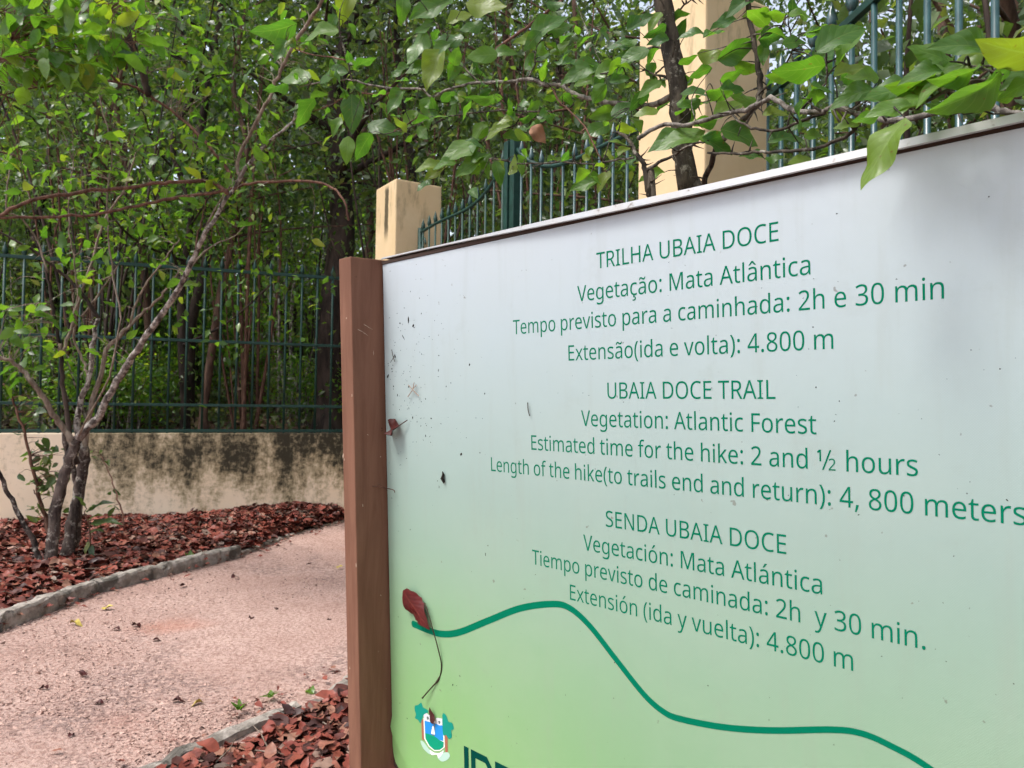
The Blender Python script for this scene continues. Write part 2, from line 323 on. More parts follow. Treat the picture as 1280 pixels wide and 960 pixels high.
# outlines of the sign's letters: character, advance | contours in thousandths
GLYPHS = """
(241|32,220 33,252 35,285 39,317 45,348 52,379 60,409 71,439 83,468 97,495 113,522 131,548 150,573 217,573 190,534 167,493 148,451 132,407 119,361 111,315 105,268 103,221 104,190 107,159 111,128 116,98 123,68 132,38 142,9 154,-20 167,-48 182,-75 198,-101 216,-127 150,-127 131,-103 113,-77 97,-51 83,-24 71,5 60,34 52,63 45,94 39,125 35,156 33,188
)241|209,220 208,188 205,156 202,125 196,94 189,63 180,34 170,5 158,-24 144,-51 128,-77 110,-103 91,-127 25,-127 43,-101 59,-75 73,-48 87,-20 98,9 108,38 117,68 124,98 130,128 134,159 136,190 137,221 136,252 134,283 130,315 124,346 117,376 108,406 98,436 87,465 59,521 42,547 24,573 91,573 110,548 128,522 144,495 158,468 170,439 180,409 189,379 196,348 202,317 205,285 208,252
,215|154,84 150,70 146,55 136,23 130,7 124,-10 118,-26 104,-58 98,-74 91,-89 85,-103 33,-103 37,-88 41,-72 49,-38 52,-21 56,-3 59,14 63,31 66,48 68,63 71,79 73,93 148,93
.215|58,43 59,57 61,69 66,78 72,85 80,90 88,94 97,96 107,97 117,96 126,94 135,90 142,85 149,78 153,69 156,57 157,43 156,30 153,18 149,9 142,2 135,-4 126,-8 117,-10 107,-11 97,-10 88,-8 80,-4 72,2 66,9 61,18 59,30
0459|419,287 419,253 417,221 414,191 409,163 403,137 395,112 386,90 376,70 363,52 349,37 334,23 316,12 297,3 276,-3 253,-7 229,-8 198,-6 170,1 145,12 122,27 103,47 86,70 71,98 60,129 51,163 44,201 41,243 39,287 40,332 44,373 50,411 58,446 69,477 83,504 99,527 119,547 141,562 167,573 196,579 229,581 259,579 287,573 313,562 335,547 355,527 372,504 387,477 399,446 408,411 414,373 418,332;110,287 111,249 113,215 116,184 121,156 128,132 137,111 147,93 159,78 173,67 190,59 208,54 229,52 249,54 268,59 284,67 298,78 310,92 320,110 329,131 336,156 341,184 345,215 347,249 348,287 347,325 345,359 341,390 336,417 329,442 320,463 310,481 298,495 284,507 268,515 249,520 229,521 208,520 190,515 173,507 159,495 147,481 137,463 128,442 121,417 116,390 113,359 111,325
2459|417,0 38,0 38,59 188,210 209,231 228,251 246,270 261,287 275,304 287,320 298,337 306,353 313,370 318,387 321,405 322,424 320,446 315,466 306,482 294,496 278,507 261,514 242,519 221,520 200,520 181,517 164,512 147,506 131,498 115,489 99,478 83,466 45,513 56,523 68,531 81,540 94,548 108,555 122,561 137,567 153,572 169,576 203,580 221,581 246,579 270,576 293,570 313,562 331,552 347,540 361,526 372,510 382,492 388,472 392,451 394,428 393,406 389,385 383,364 375,344 365,324 353,305 340,286 324,267 307,247 288,227 268,207 247,185 128,67 128,64 417,64
3459|395,439 394,420 392,403 387,387 381,372 373,359 363,347 352,336 340,326 326,318 310,311 294,306 277,302 277,298 309,293 337,283 360,271 379,255 394,236 405,214 411,190 413,163 412,139 407,116 400,94 390,74 377,56 360,40 341,26 318,14 292,4 263,-3 230,-7 193,-8 171,-8 150,-6 130,-4 110,-1 91,3 72,8 54,15 36,23 36,89 54,81 74,73 93,67 114,61 135,57 155,54 175,52 194,51 230,53 260,59 285,68 305,81 320,98 331,117 337,139 339,164 338,182 335,197 329,211 320,223 310,233 297,242 282,249 265,255 246,260 226,263 203,265 123,265 123,326 202,326 223,329 242,333 259,339 274,347 286,356 298,366 307,377 314,390 319,404 322,418 323,434 321,454 316,471 307,486 295,498 280,508 262,516 242,520 219,521 204,521 190,520 176,518 164,515 151,512 140,508 128,504 117,498 107,493 96,487 85,480 75,473 39,521 55,533 73,544 93,554 115,563 139,571 163,576 190,579 218,581 260,578 296,571 327,558 352,540 371,519 384,495 393,468
4459|443,130 359,130 359,0 291,0 291,130 17,130 17,190 286,576 359,576 359,193 443,193;291,412 292,420 292,437 293,444 294,474 295,500 292,500 288,493 285,485 280,476 276,468 271,459 266,451 262,444 257,438 86,193 291,193
8459|229,581 253,580 276,577 298,572 318,565 336,556 352,546 366,533 378,519 388,503 395,485 399,465 400,443 399,427 396,411 392,397 385,383 377,371 368,359 357,348 346,338 333,328 320,319 306,311 291,303 325,285 355,265 369,254 381,242 392,229 401,216 409,201 414,185 418,167 419,148 417,125 413,104 406,84 395,65 383,49 367,34 350,22 330,11 308,3 284,-3 258,-7 231,-8 201,-7 174,-3 149,2 126,10 106,21 89,33 74,47 61,63 52,81 45,101 41,122 39,146 40,165 43,183 49,199 56,214 65,228 75,241 86,253 99,264 113,274 128,283 158,299 144,307 131,316 107,336 96,346 78,370 71,383 65,396 61,411 59,427 58,444 59,465 63,485 70,503 80,518 92,533 107,545 123,556 141,565 161,572 182,577 205,580;108,145 110,125 116,107 125,90 138,76 155,64 176,55 200,50 229,48 257,50 281,55 302,64 319,76 332,91 342,108 348,127 350,148 349,161 346,174 341,186 335,197 327,207 317,217 306,226 293,235 279,243 264,251 247,258 229,265 217,270 200,262 184,254 170,246 157,237 146,228 136,219 128,208 121,197 115,186 111,173 109,160;228,524 207,522 188,518 170,512 155,502 143,491 134,476 128,460 127,441 128,427 130,414 135,402 141,391 148,382 157,373 167,365 179,357 191,350 204,344 232,330 245,337 258,343 282,357 292,364 302,373 310,382 317,392 323,402 327,414 330,427 330,441 329,460 323,476 315,491 302,502 287,512 270,518 250,522
:215|58,43 59,57 61,69 66,78 72,85 80,90 88,94 97,96 107,97 117,96 126,94 135,90 142,85 149,78 153,69 156,57 157,43 156,30 153,18 149,9 142,2 135,-4 126,-8 117,-10 107,-11 97,-10 88,-8 80,-4 72,2 66,9 61,18 59,30;58,387 59,401 61,412 66,422 72,429 80,434 88,438 97,440 107,441 117,440 126,438 135,434 142,429 149,422 153,412 156,401 157,387 156,373 153,362 149,352 142,345 135,339 126,335 117,333 107,332 97,333 88,335 80,339 72,345 66,352 61,362 59,373
A512|437,0 368,177 141,177 73,0 0,0 224,575 289,575 512,0;282,415 274,438 271,446 269,455 263,473 259,489 257,495 255,500 247,468 244,460 242,452 238,438 230,415 165,241 346,241
B521|241,573 292,571 336,565 373,555 404,541 428,522 445,497 455,467 459,431 458,414 456,399 452,384 446,371 439,358 431,347 421,337 409,328 396,320 382,313 367,308 350,304 350,300 367,297 384,292 400,286 415,279 429,271 441,261 452,249 461,236 468,221 474,203 477,184 478,163 476,138 472,115 464,93 454,74 441,57 425,42 406,29 385,19 362,11 337,5 309,1 279,0 78,0 78,573;256,329 290,330 318,335 340,342 357,352 369,366 377,382 382,401 384,423 382,445 376,463 365,478 351,490 332,499 308,506 279,510 245,511 150,511 150,329;150,269 150,61 265,61 301,63 330,68 354,78 371,91 384,107 394,125 399,145 401,168 400,183 398,197 394,210 388,221 380,232 370,241 358,249 344,256 327,262 307,266 285,268 260,269
C507|323,517 301,516 280,513 260,508 241,502 223,493 206,482 192,470 178,456 166,440 155,423 146,404 139,383 133,361 129,337 126,312 125,286 126,252 131,220 138,191 147,164 160,139 175,117 192,99 213,83 236,71 262,62 291,57 322,55 341,56 359,57 377,59 394,62 410,65 427,69 443,73 460,78 460,15 443,10 427,5 410,1 393,-2 375,-5 356,-7 335,-8 312,-8 270,-6 232,1 197,12 166,28 139,48 115,72 95,99 78,131 65,165 56,203 51,244 49,287 50,319 53,349 59,378 67,406 77,432 89,456 103,478 120,499 138,517 159,534 181,548 206,559 233,569 261,575 292,579 324,581 346,580 388,576 409,572 429,567 448,561 482,547 453,486 439,492 425,497 410,503 394,508 378,512 360,515 342,517
D585|536,292 534,246 528,203 516,165 501,131 481,100 457,74 430,51 399,33 364,18 325,8 283,2 237,0 78,0 78,573 254,573 296,571 335,565 371,555 404,540 434,523 460,501 483,475 502,446 517,413 528,377 534,336;460,289 459,326 454,359 446,388 435,415 421,437 404,457 384,474 361,487 336,498 308,505 277,509 244,511 150,511 150,62 228,62 282,65 329,76 369,94 402,119 428,151 446,190 457,236
E446|398,0 78,0 78,573 398,573 398,509 150,509 150,330 383,330 383,268 150,268 150,63 398,63
F416|150,0 78,0 78,573 398,573 398,509 150,509 150,306 383,306 383,243 150,243
H594|516,0 443,0 443,267 150,267 150,0 78,0 78,573 150,573 150,330 443,330 443,573 516,573
I272|239,0 32,0 32,42 99,57 99,515 32,531 32,573 239,573 239,531 172,515 172,57 239,42
L420|78,0 78,573 150,573 150,64 400,64 400,0
M727|330,0 142,502 139,502 140,493 140,484 141,473 142,461 142,448 143,435 143,421 144,407 144,0 78,0 78,573 184,573 361,103 364,103 544,573 650,573 650,0 578,0 578,380 579,394 579,421 580,435 581,447 581,460 584,501 581,501 390,0
N609|532,0 447,0 141,476 138,476 139,466 139,455 140,444 141,432 143,378 144,364 144,0 78,0 78,573 161,573 467,99 470,99 468,137 466,193 465,208 465,223 464,236 464,573 532,573
O626|577,287 576,255 573,224 568,194 561,166 551,140 540,116 526,94 510,73 493,54 473,38 451,24 428,13 402,4 375,-3 345,-7 314,-8 281,-7 251,-3 222,4 196,13 173,25 151,39 131,55 114,73 98,94 85,116 74,141 65,167 58,195 53,224 50,255 49,288 51,331 56,370 65,408 78,442 94,473 114,500 138,524 166,545 197,561 232,572 271,579 314,581 356,579 393,572 428,561 459,545 486,525 510,501 530,473 547,442 560,408 570,370 576,330;125,287 126,252 130,220 136,190 145,163 157,138 171,117 188,98 207,83 230,70 255,62 283,56 314,55 345,56 373,62 398,70 420,83 439,98 456,117 470,138 481,163 490,190 496,220 500,252 501,287 498,338 490,384 476,423 456,457 431,484 398,503 360,514 314,518 283,516 255,511 230,502 207,490 188,475 171,457 157,435 145,411 136,384 130,354 126,322
R499|236,573 270,571 301,568 329,562 353,555 375,544 393,532 409,517 422,500 432,481 439,460 443,436 444,410 443,388 440,368 435,350 427,334 418,319 408,306 397,295 385,285 371,277 358,269 344,262 330,257 487,0 403,0 264,237 150,237 150,0 78,0 78,573;232,510 150,510 150,298 236,298 268,299 296,304 319,313 338,325 352,341 362,359 368,381 370,407 369,424 366,440 361,455 355,467 346,477 336,486 324,494 310,500 293,504 275,507 254,509
S440|403,153 401,128 396,106 389,85 378,66 364,49 348,35 328,22 307,11 283,3 257,-3 228,-7 198,-8 182,-8 137,-5 122,-3 109,-1 96,2 83,4 72,8 61,11 50,15 41,19 41,88 56,82 73,76 92,70 134,60 156,57 179,55 222,55 240,57 257,61 273,66 286,72 298,79 308,88 316,98 322,109 327,120 329,133 330,147 330,160 327,173 324,184 318,194 311,204 302,213 291,221 277,230 261,238 242,247 220,255 196,265 178,272 161,279 146,286 131,294 118,302 106,311 95,320 85,330 76,340 69,351 57,375 53,389 50,403 49,418 48,435 50,457 54,477 61,496 71,513 84,528 99,542 116,553 136,563 157,571 180,576 205,579 231,581 254,580 276,578 297,576 318,572 337,567 355,562 372,555 389,549 366,487 336,499 319,504 302,508 284,512 266,515 248,517 212,517 196,515 182,511 169,507 158,501 148,494 140,486 133,478 128,468 124,457 122,446 121,434 122,420 124,407 128,396 133,386 140,376 149,367 160,359 172,351 187,343 204,335 224,327 246,318 270,309 293,299 313,289 332,279 348,268 362,255 374,242 385,228 392,212 398,194 401,175
T446|259,0 187,0 187,509 8,509 8,573 437,573 437,509 259,509
U586|513,202 512,173 507,146 500,120 489,95 476,72 459,52 439,35 416,20 389,8 360,-1 327,-6 290,-8 240,-4 196,7 159,25 128,50 104,82 86,118 76,158 72,204 72,573 144,573 144,201 147,168 154,139 165,114 182,93 203,76 228,64 259,57 294,55 319,56 342,59 361,65 379,73 394,84 407,96 418,110 427,126 433,143 438,161 441,181 442,202 442,573 513,573
V481|481,573 277,0 204,0 0,573 75,573 204,205 209,194 213,182 216,171 220,160 223,150 226,139 229,129 231,119 234,109 236,100 238,90 241,80 247,110 250,119 253,130 255,140 259,150 265,172 269,183 277,207 405,573
a450|231,437 268,435 299,428 326,418 347,403 364,383 376,358 383,328 385,293 385,0 334,0 320,61 317,61 307,50 298,40 288,30 279,22 268,15 258,9 246,3 234,-1 220,-4 206,-6 190,-8 172,-8 154,-7 136,-5 119,0 103,6 88,13 75,23 64,34 55,48 47,63 41,80 38,99 37,119 40,150 50,176 65,199 87,219 116,234 152,245 194,253 243,257 316,259 316,285 315,309 310,330 303,347 293,359 280,368 265,375 247,379 227,380 210,379 194,378 178,374 163,370 148,365 133,359 119,353 106,347 84,400 99,408 115,414 132,421 170,431 190,434 210,436;252,208 215,205 184,200 159,192 141,182 127,170 118,155 112,138 110,119 111,102 115,87 122,75 132,66 144,58 157,53 172,50 188,49 215,51 238,56 260,66 279,79 295,96 306,117 313,142 315,172 315,210
c385|241,-8 213,-7 187,-2 162,5 139,15 118,28 99,45 83,65 69,87 58,114 50,143 46,176 44,213 46,250 51,284 59,315 71,342 85,365 102,385 121,401 142,415 166,425 191,432 217,436 245,438 262,437 278,436 293,434 309,431 323,427 336,424 348,419 358,415 337,356 327,360 316,363 304,366 292,370 279,372 255,376 244,376 223,375 204,371 187,366 172,358 159,347 148,335 138,320 131,303 125,284 120,263 118,239 117,213 118,189 120,166 125,145 131,126 138,109 148,94 159,82 172,71 186,63 202,58 220,54 240,53 257,53 273,55 288,57 302,60 328,68 340,73 351,78 351,15 340,10 328,5 316,1 304,-2 290,-5 275,-7 258,-8
d493|221,-8 182,-5 148,6 118,23 92,48 71,79 56,117 47,162 44,214 47,266 56,311 71,350 93,381 119,406 149,424 183,434 221,438 238,437 253,436 267,433 280,429 292,425 303,420 314,413 323,407 332,399 348,383 354,374 359,374 356,405 356,415 355,424 355,431 354,438 354,609 425,609 425,0 368,0 358,58 354,58 348,49 340,40 332,32 323,24 314,17 303,11 292,6 279,1 266,-3 252,-6 237,-7;232,51 263,53 290,60 311,71 328,88 340,109 348,135 354,165 355,200 355,213 354,251 349,284 340,313 329,336 313,355 291,369 264,377 231,379 204,376 181,368 162,354 146,334 133,309 124,281 119,249 117,213 119,176 124,144 133,116 146,93 162,74 181,61 205,53
e452|234,438 261,436 286,432 308,424 329,414 348,401 364,385 378,367 390,346 399,323 406,299 410,272 411,244 411,201 117,201 120,167 127,137 139,111 154,90 174,74 197,62 224,55 254,52 274,53 293,54 310,56 327,60 343,64 359,69 375,75 392,82 392,20 376,13 359,8 343,3 327,-1 310,-4 292,-6 272,-8 251,-8 221,-6 194,-2 167,6 143,17 121,31 101,48 85,68 70,91 59,117 51,146 46,177 44,212 46,246 50,277 57,306 68,333 81,357 96,378 114,395 134,411 157,423 181,431 207,436;233,380 209,378 188,372 170,362 154,348 140,330 130,309 123,285 119,257 338,257 337,275 335,292 331,307 326,322 320,334 312,346 303,356 292,364 280,371 266,376 251,379
f276|266,375 158,375 158,0 87,0 87,375 12,375 12,408 87,432 87,457 88,483 92,507 97,528 104,547 113,563 124,577 137,588 152,597 168,604 186,609 206,612 227,613 239,613 252,612 263,611 274,609 284,607 294,604 302,602 310,599 292,544 278,548 262,552 254,553 245,555 237,555 228,556 211,554 197,550 185,542 175,532 168,519 162,502 159,481 158,458 158,430 266,430
g493|221,438 241,437 261,434 280,429 297,422 314,413 329,402 343,388 355,373 359,373 369,430 425,430 425,-7 424,-36 420,-63 413,-88 404,-109 392,-129 378,-146 361,-160 341,-172 318,-181 293,-187 264,-191 233,-192 210,-192 188,-191 167,-189 147,-186 128,-182 110,-177 94,-172 78,-165 78,-100 94,-108 111,-114 129,-120 149,-125 170,-129 191,-132 237,-134 263,-132 286,-126 306,-116 324,-101 337,-84 347,-63 353,-39 355,-13 355,16 356,23 356,40 357,47 357,53 358,57 354,57 343,42 329,28 315,17 299,8 281,1 263,-4 243,-7 221,-8 182,-4 147,7 117,25 91,51 70,83 56,121 47,164 44,214 47,263 56,306 70,344 91,377 117,404 147,423 181,434;230,379 213,377 197,374 182,368 169,359 157,349 147,336 138,320 130,303 125,284 120,262 118,239 117,213 119,176 124,143 134,115 146,92 163,73 182,60 205,52 232,50 248,50 276,54 288,58 299,63 309,69 318,76 334,94 340,105 345,117 349,131 352,145 354,161 356,179 356,214 355,242 353,267 349,289 343,309 335,326 326,340 315,352 302,362 287,369 270,374 251,377
h496|139,423 138,415 138,399 137,392 136,384 136,377 135,370 140,370 147,381 155,391 164,400 174,407 185,414 196,420 208,425 221,429 233,433 247,435 260,437 273,437 298,436 321,433 342,428 360,421 377,411 391,400 403,386 413,370 421,351 426,330 430,306 431,280 431,0 361,0 361,275 359,299 355,321 348,338 338,353 324,364 308,372 288,377 265,379 242,377 222,374 204,368 189,360 177,350 166,338 157,324 150,308 145,289 142,269 139,246 139,0 68,0 68,609 139,609
i207|139,430 139,0 68,0 68,430;104,591 112,590 119,588 126,585 133,580 138,574 142,566 144,557 145,546 144,536 142,526 138,519 133,512 119,504 112,502 104,501 96,502 88,504 81,508 75,512 69,519 66,526 63,536 63,557 66,566 69,574 75,580 81,585 88,588 96,590
k428|138,276 137,267 137,257 135,221 138,221 152,240 177,270 181,276 185,280 189,285 326,430 409,430 235,246 421,0 336,0 187,200 138,158 138,0 68,0 68,609 138,609
l207|139,0 68,0 68,609 139,609
m750|540,438 574,436 603,429 628,417 649,401 665,379 676,352 683,319 685,280 685,0 615,0 615,277 614,300 610,321 603,338 594,353 582,364 567,372 549,377 528,379 499,376 474,369 454,358 438,342 426,322 418,298 413,270 411,237 411,0 342,0 342,277 341,293 339,308 336,321 332,333 327,344 320,353 312,361 303,367 293,372 281,376 268,378 253,379 233,377 215,374 199,368 185,360 174,350 164,338 156,324 150,308 145,290 141,269 139,247 139,0 68,0 68,430 125,430 136,371 140,371 147,382 155,392 163,401 173,409 183,416 194,422 205,427 217,431 229,434 241,436 254,437 266,438 290,437 312,433 332,428 349,420 365,410 378,398 389,383 398,366 402,366 414,383 427,398 443,410 461,420 480,428 499,433 519,437
n496|275,438 311,436 343,429 369,417 391,401 409,379 421,352 428,319 431,280 431,0 361,0 361,275 359,299 355,321 348,338 338,353 324,364 308,372 288,377 265,379 232,376 204,368 182,356 166,338 154,316 146,289 140,258 139,223 139,0 68,0 68,430 125,430 136,371 140,371 147,382 156,392 165,401 175,409 186,416 198,422 210,427 222,431 235,434 248,436 262,437
o485|442,216 441,190 438,165 434,142 428,121 420,101 411,82 400,66 388,51 374,37 359,25 342,15 324,7 305,0 285,-4 264,-7 241,-8 221,-7 200,-4 181,0 163,7 145,15 129,25 114,37 100,51 88,66 77,82 67,101 59,121 52,142 48,165 45,190 44,216 46,250 50,282 58,310 68,336 81,360 97,380 116,397 137,412 161,423 186,431 214,436 244,438 272,436 299,431 324,423 347,412 368,397 387,380 403,360 417,336 428,310 436,282 440,250;117,216 118,191 120,169 125,147 130,128 138,110 147,95 159,82 172,71 187,62 203,56 222,52 243,51 264,52 282,56 299,62 314,71 327,82 339,95 348,110 356,128 361,147 366,169 368,191 369,216 368,240 365,263 361,284 355,303 348,320 338,335 327,348 314,359 299,367 282,374 263,377 242,379 212,376 185,368 164,354 147,335 134,311 124,284 119,252
p493|273,438 310,434 344,424 374,407 401,383 422,351 437,313 446,268 449,216 448,181 444,148 437,119 427,93 415,69 401,49 384,31 365,17 345,6 322,-2 298,-6 272,-8 256,-7 241,-6 227,-3 213,1 201,6 190,11 179,17 161,31 153,38 145,46 139,55 134,55 136,39 136,30 138,10 138,1 139,-8 139,-192 68,-192 68,430 126,430 136,371 139,371 145,380 153,389 161,397 170,405 179,412 189,419 213,429 226,433 240,436 256,437;260,379 239,377 221,374 204,369 190,362 178,353 167,342 158,328 152,313 146,295 142,275 140,254 139,229 139,190 142,167 145,145 150,126 157,109 165,93 176,80 188,70 203,61 220,55 239,52 261,51 280,52 297,56 312,63 326,72 338,84 348,98 357,113 364,131 369,150 373,171 375,193 376,217 374,252 369,283 360,310 348,334 331,354 311,367 288,376
r331|269,438 281,438 288,437 295,437 301,436 308,435 314,434 319,433 310,368 305,369 299,370 294,371 287,372 281,373 275,373 270,374 264,374 252,373 240,371 228,368 206,358 195,351 186,343 176,334 168,324 161,313 154,301 149,289 144,275 141,261 139,245 139,0 68,0 68,430 126,430 134,351 137,351 144,363 152,374 161,385 170,395 180,404 191,413 202,420 214,426 227,431 240,435 254,437
s384|348,119 347,99 343,80 336,64 327,49 316,36 302,24 286,14 268,6 248,0 226,-4 202,-7 176,-8 155,-8 135,-6 116,-4 99,-1 83,3 68,8 55,13 42,19 42,83 55,77 70,71 86,65 122,55 141,52 159,50 178,49 203,50 224,53 242,59 256,66 266,76 274,86 278,99 280,112 278,128 275,135 271,141 266,148 259,154 250,160 239,167 227,173 212,180 194,188 154,204 135,212 118,220 103,228 89,236 76,245 66,255 57,266 50,278 45,292 42,307 41,324 44,350 52,372 66,392 85,408 109,421 137,430 168,436 202,438 240,436 258,434 292,426 308,421 324,415 339,409 315,353 273,368 243,376 213,380 197,380 177,379 159,377 144,372 131,366 121,358 114,350 110,339 108,328 109,319 111,312 114,304 119,298 125,292 133,286 142,280 154,274 167,268 182,261 199,254 219,246 239,239 257,231 274,223 289,215 302,206 314,197 324,187 333,176 339,164 344,150 347,135
t289|212,50 228,50 236,51 245,53 253,54 260,55 272,59 272,5 266,2 250,-2 240,-4 229,-6 209,-8 200,-8 183,-7 167,-5 152,-1 138,4 124,11 112,20 101,31 91,44 84,60 78,79 75,100 74,125 74,375 13,375 13,409 75,437 103,528 144,528 144,430 269,430 269,375 144,375 144,127 146,108 149,93 155,79 163,69 173,60 185,54 198,51
u496|427,430 427,0 370,0 359,57 356,57 349,46 340,36 331,28 321,20 310,13 286,3 273,-1 260,-4 234,-8 220,-8 195,-7 173,-4 152,1 134,8 117,18 103,29 91,43 81,59 73,78 68,99 64,122 63,148 63,430 135,430 135,153 136,129 141,108 148,91 158,76 171,65 188,57 207,52 230,51 253,52 273,55 291,61 306,69 319,79 330,91 338,105 345,121 350,140 354,160 356,182 357,206 357,430
v407|163,0 0,430 75,430 167,176 173,158 177,148 180,137 184,126 196,86 200,70 201,63 204,63 206,70 208,78 214,96 217,106 220,117 224,127 227,138 241,176 332,430 407,430 244,0
x424|170,220 22,430 102,430 213,268 322,430 402,430 253,220 410,0 330,0 213,172 94,0 14,0
y409|1,430 76,430 169,185 173,175 177,164 181,154 187,134 191,124 194,114 196,105 199,95 201,86 204,77 205,68 209,68 211,79 215,91 219,105 234,153 240,170 245,186 333,430 409,430 224,-59 216,-79 207,-97 198,-114 188,-130 177,-144 165,-156 152,-167 138,-176 123,-183 106,-188 87,-191 67,-192 49,-192 41,-191 20,-188 14,-187 9,-186 9,-130 30,-133 36,-134 43,-134 49,-135 56,-135 68,-134 90,-130 99,-126 108,-120 116,-114 123,-107 130,-99 136,-90 142,-80 147,-70 152,-59 174,-2
á450|231,437 268,435 299,428 326,418 347,403 364,383 376,358 383,328 385,293 385,0 334,0 320,61 317,61 307,50 298,40 288,30 279,22 268,15 258,9 246,3 234,-1 220,-4 206,-6 190,-8 172,-8 154,-7 136,-5 119,0 103,6 88,13 75,23 64,34 55,48 47,63 41,80 38,99 37,119 40,150 50,176 65,199 87,219 116,234 152,245 194,253 243,257 316,259 316,285 315,309 310,330 303,347 293,359 280,368 265,375 247,379 227,380 210,379 194,378 178,374 163,370 148,365 133,359 119,353 106,347 84,400 99,408 115,414 132,421 170,431 190,434 210,436;252,208 215,205 184,200 159,192 141,182 127,170 118,155 112,138 110,119 111,102 115,87 122,75 132,66 144,58 157,53 172,50 188,49 215,51 238,56 260,66 279,79 295,96 306,117 313,142 315,172 315,210;344,606 340,600 335,594 330,587 309,563 301,554 293,546 285,537 277,529 268,521 252,505 244,498 237,492 229,486 183,486 183,496 195,512 216,542 237,575 243,585 249,596 259,614 344,614
â450|231,437 268,435 299,428 326,418 347,403 364,383 376,358 383,328 385,293 385,0 334,0 320,61 317,61 307,50 298,40 288,30 279,22 268,15 258,9 246,3 234,-1 220,-4 206,-6 190,-8 172,-8 154,-7 136,-5 119,0 103,6 88,13 75,23 64,34 55,48 47,63 41,80 38,99 37,119 40,150 50,176 65,199 87,219 116,234 152,245 194,253 243,257 316,259 316,285 315,309 310,330 303,347 293,359 280,368 265,375 247,379 227,380 210,379 194,378 178,374 163,370 148,365 133,359 119,353 106,347 84,400 99,408 115,414 132,421 170,431 190,434 210,436;252,208 215,205 184,200 159,192 141,182 127,170 118,155 112,138 110,119 111,102 115,87 122,75 132,66 144,58 157,53 172,50 188,49 215,51 238,56 260,66 279,79 295,96 306,117 313,142 315,172 315,210;261,614 266,605 272,596 280,585 288,575 297,564 307,553 316,542 326,531 345,512 353,503 361,495 361,486 311,486 301,493 290,500 257,527 235,547 224,558 213,548 202,537 191,527 180,518 170,509 148,493 138,486 90,486 90,495 98,503 106,512 133,542 160,575 169,585 176,596 183,605 188,614
ã450|231,437 268,435 299,428 326,418 347,403 364,383 376,358 383,328 385,293 385,0 334,0 320,61 317,61 307,50 298,40 288,30 279,22 268,15 258,9 246,3 234,-1 220,-4 206,-6 190,-8 172,-8 154,-7 136,-5 119,0 103,6 88,13 75,23 64,34 55,48 47,63 41,80 38,99 37,119 40,150 50,176 65,199 87,219 116,234 152,245 194,253 243,257 316,259 316,285 315,309 310,330 303,347 293,359 280,368 265,375 247,379 227,380 210,379 194,378 178,374 163,370 148,365 133,359 119,353 106,347 84,400 99,408 115,414 132,421 170,431 190,434 210,436;252,208 215,205 184,200 159,192 141,182 127,170 118,155 112,138 110,119 111,102 115,87 122,75 132,66 144,58 157,53 172,50 188,49 215,51 238,56 260,66 279,79 295,96 306,117 313,142 315,172 315,210;79,486 80,498 82,509 88,529 91,538 101,554 106,561 118,573 132,581 140,585 149,587 157,588 167,589 176,588 184,587 193,585 201,582 233,566 240,561 247,557 255,553 269,547 276,545 282,543 289,543 297,544 305,546 312,549 322,561 326,569 330,579 333,589 373,589 369,567 364,548 356,530 346,515 333,503 319,494 303,489 285,487 277,487 269,488 245,497 229,505 221,510 213,514 206,518 198,522 191,526 184,529 177,531 170,532 155,532 147,530 140,526 135,521 130,514 126,506 123,497 119,486
ç385|241,-8 213,-7 187,-2 162,5 139,15 118,28 99,45 83,65 69,87 58,114 50,143 46,176 44,213 46,250 51,284 59,315 71,342 85,365 102,385 121,401 142,415 166,425 191,432 217,436 245,438 262,437 278,436 293,434 309,431 323,427 336,424 348,419 358,415 337,356 327,360 316,363 304,366 292,370 279,372 255,376 244,376 223,375 204,371 187,366 172,358 159,347 148,335 138,320 131,303 125,284 120,263 118,239 117,213 118,189 120,166 125,145 131,126 138,109 148,94 159,82 172,71 186,63 202,58 220,54 240,53 257,53 273,55 288,57 302,60 328,68 340,73 351,78 351,15 340,10 328,5 316,1 304,-2 290,-5 275,-7 258,-8;306,-111 304,-130 299,-146 290,-160 277,-171 260,-181 240,-187 215,-191 188,-192 170,-192 165,-191 160,-191 155,-190 151,-189 148,-188 148,-144 151,-145 161,-147 167,-147 173,-148 204,-148 216,-146 226,-144 234,-141 241,-136 246,-130 248,-122 249,-113 248,-103 244,-95 237,-88 228,-83 217,-78 205,-74 191,-71 176,-69 211,0 257,0 237,-43 246,-45 264,-51 272,-55 279,-59 286,-65 292,-70 297,-77 301,-84 304,-92 306,-101
ó485|442,216 441,190 438,165 434,142 428,121 420,101 411,82 400,66 388,51 374,37 359,25 342,15 324,7 305,0 285,-4 264,-7 241,-8 221,-7 200,-4 181,0 163,7 145,15 129,25 114,37 100,51 88,66 77,82 67,101 59,121 52,142 48,165 45,190 44,216 46,250 50,282 58,310 68,336 81,360 97,380 116,397 137,412 161,423 186,431 214,436 244,438 272,436 299,431 324,423 347,412 368,397 387,380 403,360 417,336 428,310 436,282 440,250;117,216 118,191 120,169 125,147 130,128 138,110 147,95 159,82 172,71 187,62 203,56 222,52 243,51 264,52 282,56 299,62 314,71 327,82 339,95 348,110 356,128 361,147 366,169 368,191 369,216 368,240 365,263 361,284 355,303 348,320 338,335 327,348 314,359 299,367 282,374 263,377 242,379 212,376 185,368 164,354 147,335 134,311 124,284 119,252;362,606 358,600 353,594 347,587 341,579 334,571 326,563 319,554 311,546 303,537 294,529 270,505 262,498 254,492 247,486 200,486 200,496 207,504 213,512 234,542 240,553 254,575 261,585 267,596 277,614 362,614
 209|
